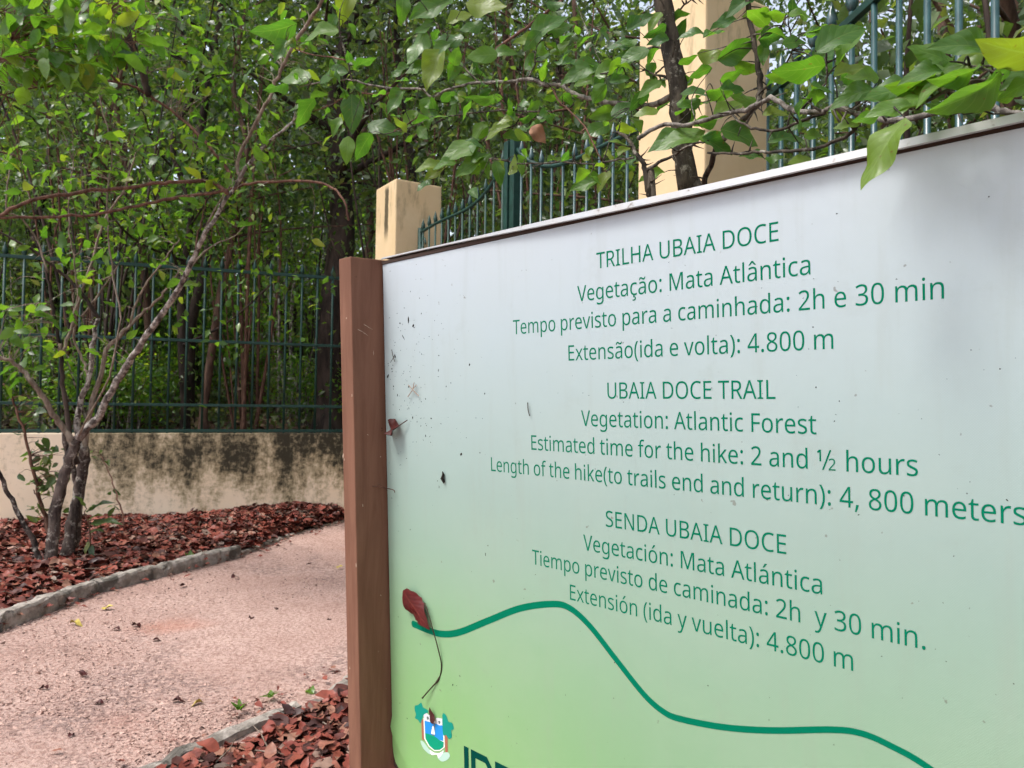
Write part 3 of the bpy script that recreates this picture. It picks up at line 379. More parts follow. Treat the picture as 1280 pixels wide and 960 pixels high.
½696|40,518 115,573 172,573 172,241 118,241 118,503 66,468;195,0 250,0 505,573 450,573;632,0 412,0 412,34 499,122 511,134 522,146 533,157 541,166 550,176 556,186 563,195 567,205 572,215 574,224 576,235 577,246 576,259 573,270 567,280 561,288 551,294 541,298 530,301 518,302 506,302 495,300 485,297 475,293 466,289 457,284 447,277 438,270 416,298 422,303 429,308 437,313 445,318 453,322 461,325 469,329 479,332 488,334 508,336 518,337 533,336 547,334 560,331 572,326 582,320 591,313 599,305 606,296 612,285 615,274 617,262 619,248 618,235 616,223 612,211 608,200 602,188 595,177 587,166 578,155 568,143 557,132 545,120 533,107 464,39 464,37 632,37
"""

# ------------------------------------------------------------------ setting: ground, forest floor, path, beds
WA = np.array([*gnd(0, 663)[:2]]); WD = nrm([2740/960., 1.])[:2]; WD = np.array([.9394, .3428]); WN = np.array([-WD[1], WD[0]])   # foot of the wall, its run, its back
WALL_TOP = .862
def wl(al, s=0., z=0.):
    q = WA + WD*al + WN*s; return np.array([q[0], q[1], z])
def sstep(a, b, x): t = np.clip((x-a)/(b-a), 0, 1); return t*t*(3-2*t)
def floor_z(al, s):
    k = 1-sstep(3.5, 5.5, al)
    return (.76*k - .01) + .07*np.maximum(s-.3, 0) + .05*np.sin(al*.9+s*.6)*np.minimum(s/4, 1)
gb = MB(); gb.add([(-150, -60, -.03), (150, -60, -.03), (150, 200, -.03), (-150, 200, -.03)], [(0, 1, 2, 3)])
tag(gb.build('ground', M['soil']), kind='structure')
als = np.linspace(-40, 45, 86); ss = np.concatenate([[.10], np.linspace(.3, 12, 40), np.linspace(13, 90, 30)])
vs = []; 
for s_ in ss:
    for a_ in als: q = WA+WD*a_+WN*s_; vs.append((q[0], q[1], floor_z(a_, s_)))
n_ = len(als); fs = [(i*n_+j, i*n_+j+1, (i+1)*n_+j+1, (i+1)*n_+j) for i in range(len(ss)-1) for j in range(n_-1)]
b = MB(); b.add(vs, fs); tag(b.build('forest_floor', M['forest_floor'], smooth=True), kind='structure')
b = MB(); xs = np.linspace(-14, 9, 93); ys = np.linspace(-6, 9.2, 62); vs = [(x, y, .004+.012*math.sin(x*1.7+y*.8)*math.sin(y*1.9-x*.4)) for y in ys for x in xs]
vs = [(x, min(y, WA[1]+(x-WA[0])*WD[1]/WD[0]+.05), z) for x, y, z in vs]
b.add(vs, [(i*93+j, i*93+j+1, (i+1)*93+j+1, (i+1)*93+j) for i in range(61) for j in range(92)])
tag(b.build('path', M['path'], smooth=True), kind='structure')

KF = [gnd(*p) for p in ((-420, 905), (-160, 845), (0, 789), (122, 744), (300, 696), (368, 671), (440, 650))]   # path-side foot of the far kerb
KN = [gnd(*p, .022) for p in ((-40, 1080), (60, 1012), (169, 960), (268, 924), (368, 877), (440, 836), (560, 792))]                                   # bed-side line of the near kerb
def poly_at(P, t):
    P = np.array(P); d = np.r_[0, np.cumsum(np.linalg.norm(np.diff(P, axis=0), axis=1))]; x = np.clip(t, 0, 1)*d[-1]
    return np.stack([np.interp(x, d, P[:, k]) for k in range(3)], -1)
def far_bed(t, s):
    f = poly_at(KF, t) + np.stack([WN[0]*np.ones_like(t)*.09, WN[1]*np.ones_like(t)*.09, 0*t], -1)
    al = (f[..., :2]-WA) @ WD; bk = np.stack([WA[0]+WD[0]*al, WA[1]+WD[1]*al, 0*t], -1)
    p = f*(1-s[..., None])+bk*s[..., None]
    px = al
    z = .035 + .055*np.sin(np.pi*np.clip(s, 0, 1)**.8)*.6 + .05*s + .062*np.exp(-((al-2.45)/.45)**2)*s - .02*sstep(2.7, 3.1, al)
    z = z + .012*np.sin(p[..., 0]*9)*np.sin(p[..., 1]*11)
    p[..., 2] = z; return p
def near_bed(t, s):
    f = poly_at(KN, t)*[1, 1, 0]+np.array([.075, -.035, 0]); p = f + s[..., None]*np.array([2.3, -.55, 0])
    p[..., 2] = .010 + .05*np.minimum(s*3, 1) + .012*np.sin(p[..., 0]*13)*np.sin(p[..., 1]*9); return p
for nm, fn, mt in (('mulch_bed', far_bed, 'mulch'), ('mulch_bed', near_bed, 'mulch')):
    T, Q = np.meshgrid(np.linspace(0, 1, 110), np.linspace(0, 1, 26)); P = fn(T, Q).reshape(-1, 3)
    b = MB(); b.add(P, [(i*110+j, i*110+j+1, (i+1)*110+j+1, (i+1)*110+j) for i in range(25) for j in range(109)])
    tag(b.build(nm, M[mt], smooth=True), kind='structure')
# red brown leaf chips over both beds
TP4 = [leaf_template(6, 2, .25, c, 1.6, .06, s) for s, c in ((1, .35), (2, -.3), (3, .6))]
def litter(name, pts, m, Lr, Wk, tilt=.5, tpls=TP4, lift=.006, up=1.):
    N_ = len(pts); k = RNG.integers(0, len(tpls), N_); objs = []
    a = RNG.uniform(0, 2*np.pi, N_); d = np.stack([np.cos(a), np.sin(a), RNG.normal(0, tilt*.5, N_)], -1)
    n = np.stack([RNG.normal(0, tilt, N_), RNG.normal(0, tilt, N_), np.ones(N_)], -1)
    L = RNG.uniform(*Lr, N_); W = L*RNG.uniform(*Wk, N_); P = pts + np.stack([0*a, 0*a, RNG.uniform(0, lift*4, N_)], -1)
    bm = bmesh.new()
    for i, tp in enumerate(tpls):
        me = leaves_mesh('tmp', P[k == i], d[k == i], n[k == i], L[k == i], W[k == i], tp); bm.from_mesh(me); bpy.data.meshes.remove(me)
    me = bpy.data.meshes.new(name); bm.to_mesh(me); bm.free()
    return tag(link(name, me, m), kind='stuff')
t_, s_ = RNG.uniform(.0, .955, 9500), RNG.uniform(-.01, 1, 9500)
litter('leaf_litter', far_bed(t_, s_), M['litter'], (.045, .10), (.45, .72), .38)
t_, s_ = RNG.uniform(.12, 1, 5200), RNG.uniform(.0, 1, 5200)**1.5+.012
litter('leaf_litter', near_bed(t_, s_), M['litter'], (.04, .085), (.5, .8), .34)
e_ = RNG.exponential(.09, 130)+.01; q_ = poly_at(KF, RNG.uniform(.3, .97, 130))*[1, 1, 0]; q_ = q_-np.stack([WN[0]*e_, WN[1]*e_, -.008+0*e_], -1)
e2 = RNG.exponential(.07, 45)+.02; q2 = poly_at(KN, RNG.uniform(.15, .9, 45))*[1, 1, 0]; q2 = q2+np.stack([-.8*e2, .6*e2, .012+0*e2], -1)
litter('leaf_litter', np.concatenate([q_, q2]), M['litter'], (.018, .05), (.4, .65), .3)
q_ = np.stack([RNG.uniform(-3, 6, 5200), RNG.uniform(.2, 12, 5200)**1.0], -1)
P = np.array([wl(a, s) for a, s in q_]); P[:, 2] = floor_z(q_[:, 0], q_[:, 1])
litter('forest_litter', P, M['litter_forest'], (.08, .17), (.4, .6), .45, [(SIMPLE_V, SIMPLE_F, np.zeros((5, 2)))])
# loose grains and crumbs on the sand
N_ = 15000; gx = RNG.uniform(-140, 440, N_); gy = RNG.uniform(652, 965, N_); P = np.array([gnd(x, y, .006) for x, y in zip(gx, gy)])
def seg_side(P, K):
    K = np.array(K)[:, :2]; yk = np.interp(P[:, 0], K[:, 0], K[:, 1]); return P[:, 1]-yk
ok = (seg_side(P, KF) < -.03) & (seg_side(P, KN) > .1); P = P[ok]
b = MB(); tet = np.array([(1, 1, 1), (1, -1, -1), (-1, 1, -1), (-1, -1, 1)])*.6
for p in P:
    r = RNG.uniform(.0015, .0038)*(1.9 if random.random() < .06 else 1); R_ = np.linalg.qr(RNG.normal(size=(3, 3)))[0]
    b.add(p+(tet*RNG.uniform(.6, 1.3, (4, 1))) @ R_*r*1.6*np.array([1.2, 1.2, .7]), [(0, 1, 2), (0, 3, 1), (0, 2, 3), (1, 3, 2)])
M['grit'] = litter_mat('sand grit', [(0, (.08, .05, .043)), (.12, (.20, .12, .10)), (.3, (.44, .29, .24)), (1, (.60, .40, .33))], .85)
tag(b.build('sand_grit', M['grit']), kind='stuff')

b = MB()
for fn, k in ((far_bed, 150), (near_bed, 70)):
    for p in fn(RNG.uniform(.1, .95, k), RNG.uniform(.05, .9, k)):
        a = RNG.uniform(0, 6.28); L = RNG.uniform(.04, .16); d = np.array([math.cos(a), math.sin(a), RNG.normal(0, .15)])*L; p = p+[0, 0, .028]; b.tube([p, p+d*.5+RNG.normal(0, .008, 3), p+d], [.0028, .0024, .0014], 5)
tag(b.build('mulch_twigs', M['bark_pale'], smooth=True), kind='stuff')

# ------------------------------------------------------------------ kerb stones
def kerb(p0, p1, side, wd, h, label, seed, drop=.0):
    r = np.random.default_rng(seed); p0, p1 = np.array(p0)+[*r.normal(0, .006, 2), 0], np.array(p1)+[*r.normal(0, .006, 2), 0]; drop += r.uniform(-.006, .006); d = nrm(p1-p0); s = np.array([-d[1], d[0], 0])*side; L = np.linalg.norm(p1-p0); n = max(6, int(L/.05))
    prof = [(0, -.04), (0, h*.55), (.004, h*.86), (.014, h), (wd*.5, h+.004), (wd-.014, h), (wd-.004, h*.86), (wd, -.04)]
    v = []; k = len(prof)
    for i in range(n+1):
        q = p0+d*(.008+(L-.016)*i/n); j1 = r.normal(0, .0045); j2 = r.normal(0, .005)
        for a, z in prof: v.append(q + s*(a+j1+r.normal(0, .0022)) + np.array([0, 0, z-drop+(j2+r.normal(0, .0025) if z > 0 else 0)]))
    f = [(i*k+j, i*k+j+1, (i+1)*k+j+1, (i+1)*k+j) for i in range(n) for j in range(k-1)]; f = [q[::-1] for q in f] if side < 0 else f
    f += [tuple(range(k))[::-1] if side > 0 else tuple(range(k)), tuple(n*k+j for j in range(k)) if side > 0 else tuple(n*k+j for j in range(k))[::-1]]
    b = MB(); b.add(v, f); o = b.build('kerb_stone', M['kerb']); return tag(o, label, 'kerb stone')
kerb(KF[0], KF[1], 1, .09, .085, 'weathered grey kerb stone at the far end of the mulch edging', 1)
kerb(KF[1], KF[2], 1, .09, .085, 'grey kerb stone of the mulch edging entering the picture beside the sand', 2)
kerb(KF[2], KF[3], 1, .09, .082, 'dark faced kerb stone in front of the bare shrub', 3)
kerb(KF[3], KF[4], 1, .085, .085, 'long pale topped kerb stone ending where the edging sinks into sand', 4)
kerb(KF[4], KF[5], 1, .07, .028, 'low sunken kerb stone half buried in sand near the wall', 5)
kerb(KF[5], KF[6], 1, .06, .016, 'almost buried kerb stone nearest the mould stained wall', 6)
kerb(KN[1]*[1, 1, 0], KN[2]*[1, 1, 0], -1, .07, .024, 'mossy kerb stone at the bottom corner of the near mulch', 7)
kerb(KN[2]*[1, 1, 0], KN[4]*[1, 1, 0], -1, .062, .030, 'long grey kerb stone edging the chip bed by the sign post', 8)
kerb(KN[4]*[1, 1, 0]+np.array([.06, .03, 0]), KN[5]*[1, 1, 0], -1, .07, .014, 'broken flat kerb piece sunk in sand beside the brown post', 9)

# ------------------------------------------------------------------ boundary wall and fence on it
def quad_uv(me, fn):
    ul = me.uv_layers.new(name='m'); co_ = [v.co.copy() for v in me.vertices]
    for p in me.polygons:
        for li in p.loop_indices: ul.data[li].uv = fn(co_[me.loops[li].vertex_index], p.normal)
b = MB(); b.box(wl(-6, 0, -.1), (*(WD*9.75), 0), (*(WN*.16), 0), (0, 0, WALL_TOP+.1))
o = b.build('boundary_wall', M['wall'], bevel=.006); tag(o, 'low cream rendered wall streaked with black mould under the fence', 'wall')
def wall_uv(c, n):
    q = np.array([c.x, c.y])-WA; return (float(q @ WD), c.z) if abs(n.z) < .7 else (float(q @ WD), .86-float(q @ WN)*.3)
quad_uv(o.data, wall_uv)
b = MB(); e = wl(3.752, .0, -.1); tgt = np.array([-1.2, 7.0, -.1]); b.box(e, tgt-e, (.15, .02, 0), (0, 0, WALL_TOP+.1))
o = b.build('return_wall', M['wall'], bevel=.006); tag(o, 'short return wall joining the stained wall to the gate pillar', 'wall'); quad_uv(o.data, lambda c, n: (c.y*.5-1.5, c.z))

fence = empty('iron_fence', wl(0, .08, WALL_TOP), 'dark green iron railing with spear tips along the top of the low wall', 'fence')
def spear(b, p, h, r, up=np.array([0, 0, 1.])):
    """leaf shaped tip"""
    q = [(0, .7), (.12, 1.5), (.3, 2.1), (.5, 1.7), (.8, .8), (1, .12)]
    b.tube([p+up*h*t for t, _ in q], [r*k for _, k in q], 6)
bx = np.arange(-7, 24.5)*.1535 - .045
for a in bx:
    b = MB(); p = wl(a, .08, WALL_TOP-.005); b.tube([p, p+np.array([0, 0, 1.62])], .0122, 8); spear(b, p+np.array([0, 0, 1.62]), .12, .011)
    
    for z in (.272, .90):
        c = wl(a, .08, WALL_TOP+z); b.tube([c-np.array([0, 0, .02]), c, c+np.array([0, 0, .02])], [.011, .017, .011], 8, True)
    b.build('bar', M['iron'], fence, smooth=True)
for z, hh, d in ((.022, .03, .024), (.272, .028, .026), (.90, .028, .026), (1.605, .032, .028)):
    b = MB(); b.box(wl(-1.6, .08-d/2, WALL_TOP+z-hh/2), (*(WD*5.3), 0), (*(WN*d), 0), (0, 0, hh)); b.build('rail', M['iron'], fence, bevel=.003)

# ------------------------------------------------------------------ gate pillars
GD = np.array([.54, -.84, 0]); GN = np.array([.84, .54, 0]); PW = .45; PTOP = 3.16
def pillar(px, d, label):
    c = at(px, 300, d); c[2] = -.1; b = MB(); b.box(c, -GD*PW, GN*PW, (0, 0, PTOP+.1))
    o = b.build('gate_pillar', M['pillar'], bevel=.012); tag(o, label, 'pillar')
    quad_uv(o.data, lambda v, n: (v.x*GD[0]+v.y*GD[1], v.z) if abs(n.x*GN[0]+n.y*GN[1]) > .7 else (50+v.x*GN[0]+v.y*GN[1], v.z)); return c, o
c1, p1 = pillar(494, 6.74, 'smaller looking cream pillar with a dark water streak, beyond the brown post')
c2, p2 = pillar(880, 3.5, 'tall cream pillar behind the thorny trunk')
# the dark run under the left pillar's top edge is a stain in its paint
p1.data.materials[0] = M['pillar_streak']; g = N(M['pillar_streak']); q0 = c1 - GD*PW*.45; uvv = g.uv(); q = g.sep(uvv)
sc = g.new('Mapping', Vector=uvv); sc.inputs['Scale'].default_value = (1, .35, 1); nz_ = g.noise(22, 5, .65, sc.outputs[0])
dx_ = g.math('ABSOLUTE', g.math('SUBTRACT', q[0], float(q0 @ GD)))
st = g.math('ADD', g.mapr(dx_, .075, .01), g.math('MULTIPLY', g.math('SUBTRACT', nz_, .56), 1.5))
st = g.math('MULTIPLY', g.mapr(st, .3, .6), g.math('MULTIPLY', g.mapr(q[1], PTOP-.56, PTOP-.38), g.mapr(q[1], PTOP-.01, PTOP-.07)))
old = g.b.inputs['Base Color'].links[0].from_socket; g.base(g.mix(g.math('MULTIPLY', st, .9), old, (.035, .032, .016)))

# ------------------------------------------------------------------ gate leaves
H1 = (c1 - GD*PW*.5 + GN*PW*.5)*[1, 1, 0] + GD*(PW*.5+.04); H2 = (c2 - GD*PW*.5 + GN*PW*.5)*[1, 1, 0] - GD*(PW*.5+.04)
GL = np.linalg.norm(H2-H1)/2; gdir = nrm(H2-H1)
def gate_leaf(h, dr, label):
    root = empty('gate_leaf', h+np.array([0, 0, .06]), label, 'gate', 'leaves of the iron gate')
    Z = lambda t: 2.70 + .02*math.sin(t*6) + .29*t**4.5
    nb = 12
    for i in range(nb):
        t = (i+.45)/nb; p = h+dr*(GL-.06)*t; b = MB(); b.tube([p+[0, 0, .10], p+[0, 0, Z(t)+.0]], .009, 7); spear(b, p+np.array([0, 0, Z(t)]), .11, .010); b.build('bar', M['iron'] if dr[1] < 0 else M['iron_lit'], root, smooth=True)
    P = [h+dr*(GL-.06)*t+np.array([0, 0, Z(t)]) for t in np.linspace(0, 1, 26)]
    b = MB(); b.tube(P, .014, 8); b.build('top_rail', M['iron'], root, smooth=True)
    b = MB(); b.tube([h+[0, 0, .06], h+[0, 0, 2.74]], .024, 8); b.build('hinge_stile', M['iron'], root, smooth=True)
    e = h+dr*(GL-.045); b = MB(); b.box(e-dr*.03-GN*.03+[0, 0, .06], dr*.06, GN*.06, (0, 0, 3.0)); b.build('meeting_stile', M['iron'], root, bevel=.004)
    for z in (.12, 1.35):
        b = MB(); b.box(h-GN*.015+[0, 0, z], dr*(GL-.08), GN*.03, (0, 0, .035)); b.build('rail', M['iron'], root, bevel=.003)
    # curled brace at the hinge
    th = np.linspace(0, 4.6, 26); b = MB(); b.tube([h+dr*(.06+.055*math.cos(a)*(1-.1*a))+np.array([0, 0, 2.58+.07*math.sin(a)*(1-.1*a)]) for a in th], .009, 6); b.build('scroll', M['iron'], root, smooth=True)
gate_leaf(H1, gdir, 'green gate leaf hinged on the pillar beyond the brown post')
gate_leaf(H2, -gdir, 'green gate leaf ending at the tall pillar behind the thorny trunk')

# ------------------------------------------------------------------ right hand fence running towards the camera
f2 = empty('iron_fence', at(958, 300, 3.74)*[1, 1, 0], 'tall blue green railing running from the tall pillar past the sign', 'fence')
q0 = at(958, 300, 3.74)*[1, 1, 0]; fd = nrm([.017, -.174, 0]); stp = .154
for k in range(0, 25):
    p = q0+fd*stp*k; b = MB(); b.tube([p+[0, 0, .02], p+[0, 0, 2.74]], .0112, 10); spear(b, p+np.array([0, 0, 2.74]), .12, .012); b.build('bar', M['iron_lit'], f2, smooth=True)
for z in (.12, 1.0, 2.71):
    b = MB(); b.box(q0-fd*.25-np.array([.014, 0, 0])+[0, 0, z-.016], fd*4.1, (.028, 0, 0), (0, 0, .032)); b.build('rail', M['iron'], f2, bevel=.003)

# ------------------------------------------------------------------ the information sign
_dh = nrm(ray(-291, 496)); _m = np.cross(ray(477, 327), ray(490, 965)); EV = nrm(np.cross(_m, _dh)); EV = EV if EV[2] > 0 else -EV
EU = -_dh; EN = -nrm(np.cross(_dh, EV)); C0 = at(477, 327, 1.34)/1.; 
if np.dot(EN, EYE-C0) < 0: EN = -EN
def PS(u, v, w=0.): return C0 + EU*u + EV*v + EN*w
def sg(px, py, w=0.):
    d = ray(px, py); p0 = C0+EN*w; t = np.dot(p0-EYE, EN)/np.dot(d, EN); p = EYE+d*t-C0; return np.array([p @ EU, p @ EV])
SU, SV = 1.222, -.883
VG = (-.06-C0[2])/EV[2]
sign = empty('information_sign', PS(SU/2, VG)*[1, 1, 0], 'white to green trail information board held between two brown timber posts', 'sign')
def sbox(name, u0, u1, v0, v1, w0, w1, m, bevel=0., parent=sign):
    b = MB(); b.box(PS(u0, v0, w0), EU*(u1-u0), EV*(v1-v0), EN*(w1-w0)); return b.build(name, m, parent, bevel=bevel)
sbox('post', -.0385, -.0015, VG, .0035, -.09, .062, M['wood'], .0022)
sbox('post', SU+.0015, SU+.0385, VG, .0035, -.09, .062, M['wood'], .0022)
chip = mat('bare pale wood showing through', (.42, .32, .24), .9, .1)
b = MB(); r = np.random.default_rng(31)
for u, v, w_, a, b_ in ((-.0385, -.335, .0626, .0022, .005), (-.034, -.342, .0626, .0012, .0022), (-.018, -.10, .0626, .0012, .002), (-.006, -.232, .0626, .0014, .003), (-.0036, -.52, .0626, .0012, .004), (-.030, -.70, .0626, .001, .003)):
    k = 7; b.add([PS(u+a*math.cos(q)*r.uniform(.5, 1.3)+a, v+b_*math.sin(q)*r.uniform(.5, 1.3), w_) for q in np.linspace(0, 6.28, k, False)], [tuple(range(k))])
for v, w_, a, b_ in ((-.16, .02, .0006, .004), (-.30, .035, .0012, .0014), (-.34, .010, .001, .0012), (-.42, .048, .0008, .003), (-.58, .015, .0012, .0012), (-.115, .03, .010, .0005), (-.125, .04, .012, .0004)):
    k = 7; b.add([PS(-.0009, v+b_*math.sin(q)*r.uniform(.5, 1.3)+.5*a*math.cos(q), w_+a*math.cos(q)*r.uniform(.6, 1.3)) for q in np.linspace(0, 6.28, k, False)], [tuple(range(k))])
tag(b.build('paint_chips', chip, sign), kind='stuff')
sbox('backing_board', .001, SU-.001, SV, -.002, -.034, -.003, M['frame_and_shadow'], .002)
# printed sheet, slightly wavy, its lower corner rounded and creased
nu, nv = 70, 50; b = MB(); vs = []; uvs = []
for j in range(nv+1):
    for i in range(nu+1):
        u = .0015+(SU-.003)*i/nu; v = -.006+(SV+.008)*j/nv
        cu, cv = .035-u, (SV+.002+.035)-v
        if cu > 0 and cv > 0:
            r_ = math.hypot(cu, cv)
            k_ = max(cu, cv)/r_ if r_ else 1; u, v = .035-cu*k_, (SV+.037)-cv*k_
        wv = .00005*math.sin(u*9+v*4)+.00004*math.sin(v*17-u*3)
        edge = max(0, 1-(u/.02)); wv -= .0015*edge**2
        crease = .004*math.exp(-(((u-.03)+(v-SV-.03)-.012)/.006)**2)*(1 if u < .09 and v < SV+.09 else 0); wv += crease
        vs.append(PS(u, v, wv)); uvs.append((u, -v))
b.add(vs, [(j*(nu+1)+i, (j+1)*(nu+1)+i, (j+1)*(nu+1)+i+1, j*(nu+1)+i+1) for j in range(nv) for i in range(nu)])
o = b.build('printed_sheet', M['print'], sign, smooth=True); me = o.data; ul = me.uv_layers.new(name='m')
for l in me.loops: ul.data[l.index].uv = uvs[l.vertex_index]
# aluminium lip along the top, thin at the left end
b = MB(); vs = []; n_ = 60
for i in range(n_+1):
    t = i/n_; u = .003+(SU-.006)*t; k = .18+.82*sstep(.05, .55, u); sag = .0016*math.sin(u*7)
    top, bot = .0046+sag*.4, .0046-.0078*k+sag*.4
    for v, w_ in ((top, -.036), (top, .007*k+.002), (bot, .008*k+.002), (bot-.0008, .0062*k+.001), (bot+.003, .001)): vs.append(PS(u, v, w_))
b.add(vs, [(i*5+j, i*5+j+1, (i+1)*5+j+1, (i+1)*5+j) for i in range(n_) for j in range(4)]); b.build('top_trim', M['alu'], sign)
b = MB(); b.box(PS(.002, -.0052, .0002), EU*(SU-.004), EV*.0052, EN*.0010); b.build('trim_shadow', M['frame_and_shadow'], sign)  # dark strip painted in as the trim's shadow on the white sheet

GL_ = {}
for ln in GLYPHS.strip('\n').split('\n'):
    ch = ln[0]; adv, _, cs = ln[1:].partition('|')
    GL_[ch] = (int(adv)/1000, [[tuple(int(x)/1000 for x in p.split(',')) for p in c.split()] for c in cs.split(';') if c])
def fill(contours, name):
    """fill closed outlines (with holes) into a flat mesh"""
    cu = bpy.data.curves.new('outline', 'CURVE'); cu.dimensions = '2D'; cu.fill_mode = 'BOTH'
    for c in contours:
        s = cu.splines.new('POLY'); s.points.add(len(c)-1); s.use_cyclic_u = True
        for p, q in zip(s.points, c): p.co = (q[0], q[1], 0, 1)
    ob = bpy.data.objects.new('outline', cu); COL.objects.link(ob); dg = bpy.context.evaluated_depsgraph_get(); dg.update()
    me = bpy.data.meshes.new_from_object(ob.evaluated_get(dg)); me.name = name
    bpy.data.objects.remove(ob); bpy.data.curves.remove(cu); return me
def on_sign(me, w_):
    for v in me.vertices: v.co = PS(v.co.x*1., v.co.y*1., w_)
    me.update(); return me
def text_line(txt, uc, vb, width, sy=.0358):
    tot = sum(GL_[c][0] for c in txt); sx = width/tot; x = uc-width/2; cs = []
    for c in txt:
        adv, con = GL_[c]
        for q in con: cs.append([(x+p[0]*sx, vb+p[1]*sy) for p in q])
        x += adv*sx
    me = on_sign(fill(cs, 'text_line'), .0002)
    o = link('text_line', me, M['ink'], sign); o['label'] = 'green line of text reading ' + txt.split(':')[0].replace('½', 'half').strip().lower()[:60]
LINES = [("TRILHA UBAIA DOCE", -.0703, .251), ("Vegetação: Mata Atlântica", -.1098, .319), ("Tempo previsto para a caminhada: 2h e 30 min", -.1462, .567), ("Extensão(ida e volta): 4.800 m", -.1875, .3615),
    ("UBAIA DOCE TRAIL", -.2383, .2315), ("Vegetation: Atlantic Forest", -.2744, .318), ("Estimated time for the hike: 2 and ½ hours", -.3106, .511), ("Length of the hike(to trails end and return): 4, 800 meters", -.3465, .682),
    ("SENDA UBAIA DOCE", -.4030, .247), ("Vegetación: Mata Atlántica", -.4388, .323), ("Tiempo previsto de caminada: 2h  y 30 min.", -.4725, .516), ("Extensión (ida y vuelta): 4.800 m", -.5096, .381)]
for i, (t, v, wd) in enumerate(LINES): text_line(t, .6075+.0005*i, v, wd)
# the wavy trail line
pw = [sg(*p) for p in ((517, 780), (535, 787.5), (553, 792.5), (575, 790), (610, 776), (650, 760.5), (690, 755), (712, 760), (737, 782), (770, 824), (805, 868), (830, 890), (852, 899), (905, 909), (965, 913), (1040, 912), (1078, 917), (1115, 933), (1160, 959))]
pw += [np.array([.93, -.612]), np.array([1.02, -.66]), np.array([1.13, -.668]), np.array([1.19, -.65])]
pw = spline([(*p, 0) for p in pw], 7)[:, :2]; nn = len(pw); lft = []; rgt = []
for i in range(nn):
    t = nrm(pw[min(i+1, nn-1)]-pw[max(i-1, 0)]); hw = .0058-.0026*min(1, pw[i][0]/.8); lft.append(pw[i]+np.array([-t[1], t[0]])*hw); rgt.append(pw[i]-np.array([-t[1], t[0]])*hw)
t = nrm(pw[1]-pw[0]); capr = [pw[0]-t*.0058*math.cos(a)+np.array([-t[1], t[0]])*.0058*math.sin(a) for a in np.linspace(-1.3, 1.3, 9)]
link('wavy_line', on_sign(fill([lft[::-1]+capr[::-1]+rgt], 'wavy_line'), .00025), M['ink'], sign)
# coat of arms
em = bpy.data.objects.new('emblem', None)
def zp(pts): return [tuple(sg(500+x/8, 860+y/8)) for x, y in pts]
def smooth_poly(P, k=3):
    P = np.array(P); Q = np.vstack([P[-1:], P, P[:2]]); out = []
    for i in range(1, len(Q)-2):
        p0, p1_, p2_, p3 = Q[i-1], Q[i], Q[i+1], Q[i+2]
        for j in range(k):
            t = j/k; out.append(tuple(.5*(2*p1_+(p2_-p0)*t+(2*p0-5*p1_+4*p2_-p3)*t*t+(3*p1_-p0-3*p2_+p3)*t**3)))
    return out
shield = [(236, 300), (345, 328), (440, 362), (448, 592), (402, 628), (345, 630), (288, 584), (242, 502)]
emb = link('emblem', on_sign(fill([zp(shield)], 'emblem'), .0002), M['em_outline'], sign)
def epart(name, pts, m, w_, sm=False):
    w_ = .0003+(w_-.0022)*.15; link(name, on_sign(fill([smooth_poly(zp(pts)) if sm else zp(pts)], name), w_), M['em_'+m], emb)
epart('blue_field', [(246, 325), (342, 350), (430, 376), (436, 530), (400, 522), (315, 470), (252, 456)], 'sky', .0023)
epart('mast', [(338, 352), (349, 354), (352, 470), (344, 470)], 'slate', .0025)
epart('sail', [(327, 378), (338, 380), (352, 466), (312, 456)], 'sail', .0026)
epart('green_sea', [(252, 450), (300, 462), (345, 480), (395, 520), (440, 540), (437, 590), (398, 618), (345, 620), (295, 576), (256, 505)], 'sea', .0025)
epart('boat_hull', [(318, 462), (350, 468), (345, 478), (322, 474)], 'slate', .0027)
for pts in ([(238, 250), (262, 245), (288, 268), (318, 282), (324, 338), (285, 330), (246, 320)], [(360, 302), (392, 300), (430, 312), (428, 366), (395, 372), (364, 350)]):
    epart('scroll', pts, 'silver', .0026, True)
for pts in ([(268, 290), (282, 285), (292, 305), (278, 318)], [(385, 330), (402, 330), (404, 352), (390, 358)]): epart('scroll_mark', pts, 'slate', .0028, True)
for pts in ([(214, 310), (236, 310), (243, 522), (221, 514)], [(448, 450), (476, 455), (479, 642), (454, 640)]): epart('palm_trunk', pts, 'bark', .0026)
for pts in ([(150, 178), (180, 170), (202, 152), (218, 150), (232, 192), (268, 212), (285, 242), (244, 262), (226, 300), (208, 352), (180, 316), (152, 300), (162, 262), (150, 228)],
            [(425, 272), (446, 256), (470, 290), (486, 336), (524, 350), (540, 410), (514, 424), (520, 490), (490, 508), (462, 470), (432, 462)]): epart('palm_crown', pts, 'palm', .0030, True)
for pts in ([(206, 528), (238, 538), (288, 606), (326, 640), (304, 664), (262, 634), (226, 588)], [(378, 690), (428, 650), (482, 644), (500, 682), (470, 720), (418, 734)]): epart('cane_bundle', pts, 'ribbon', .0023, True)
epart('ribbon', [(300, 618), (345, 646), (398, 648), (436, 622), (428, 654), (386, 700), (370, 664), (318, 668)], 'sail', .0029, True)
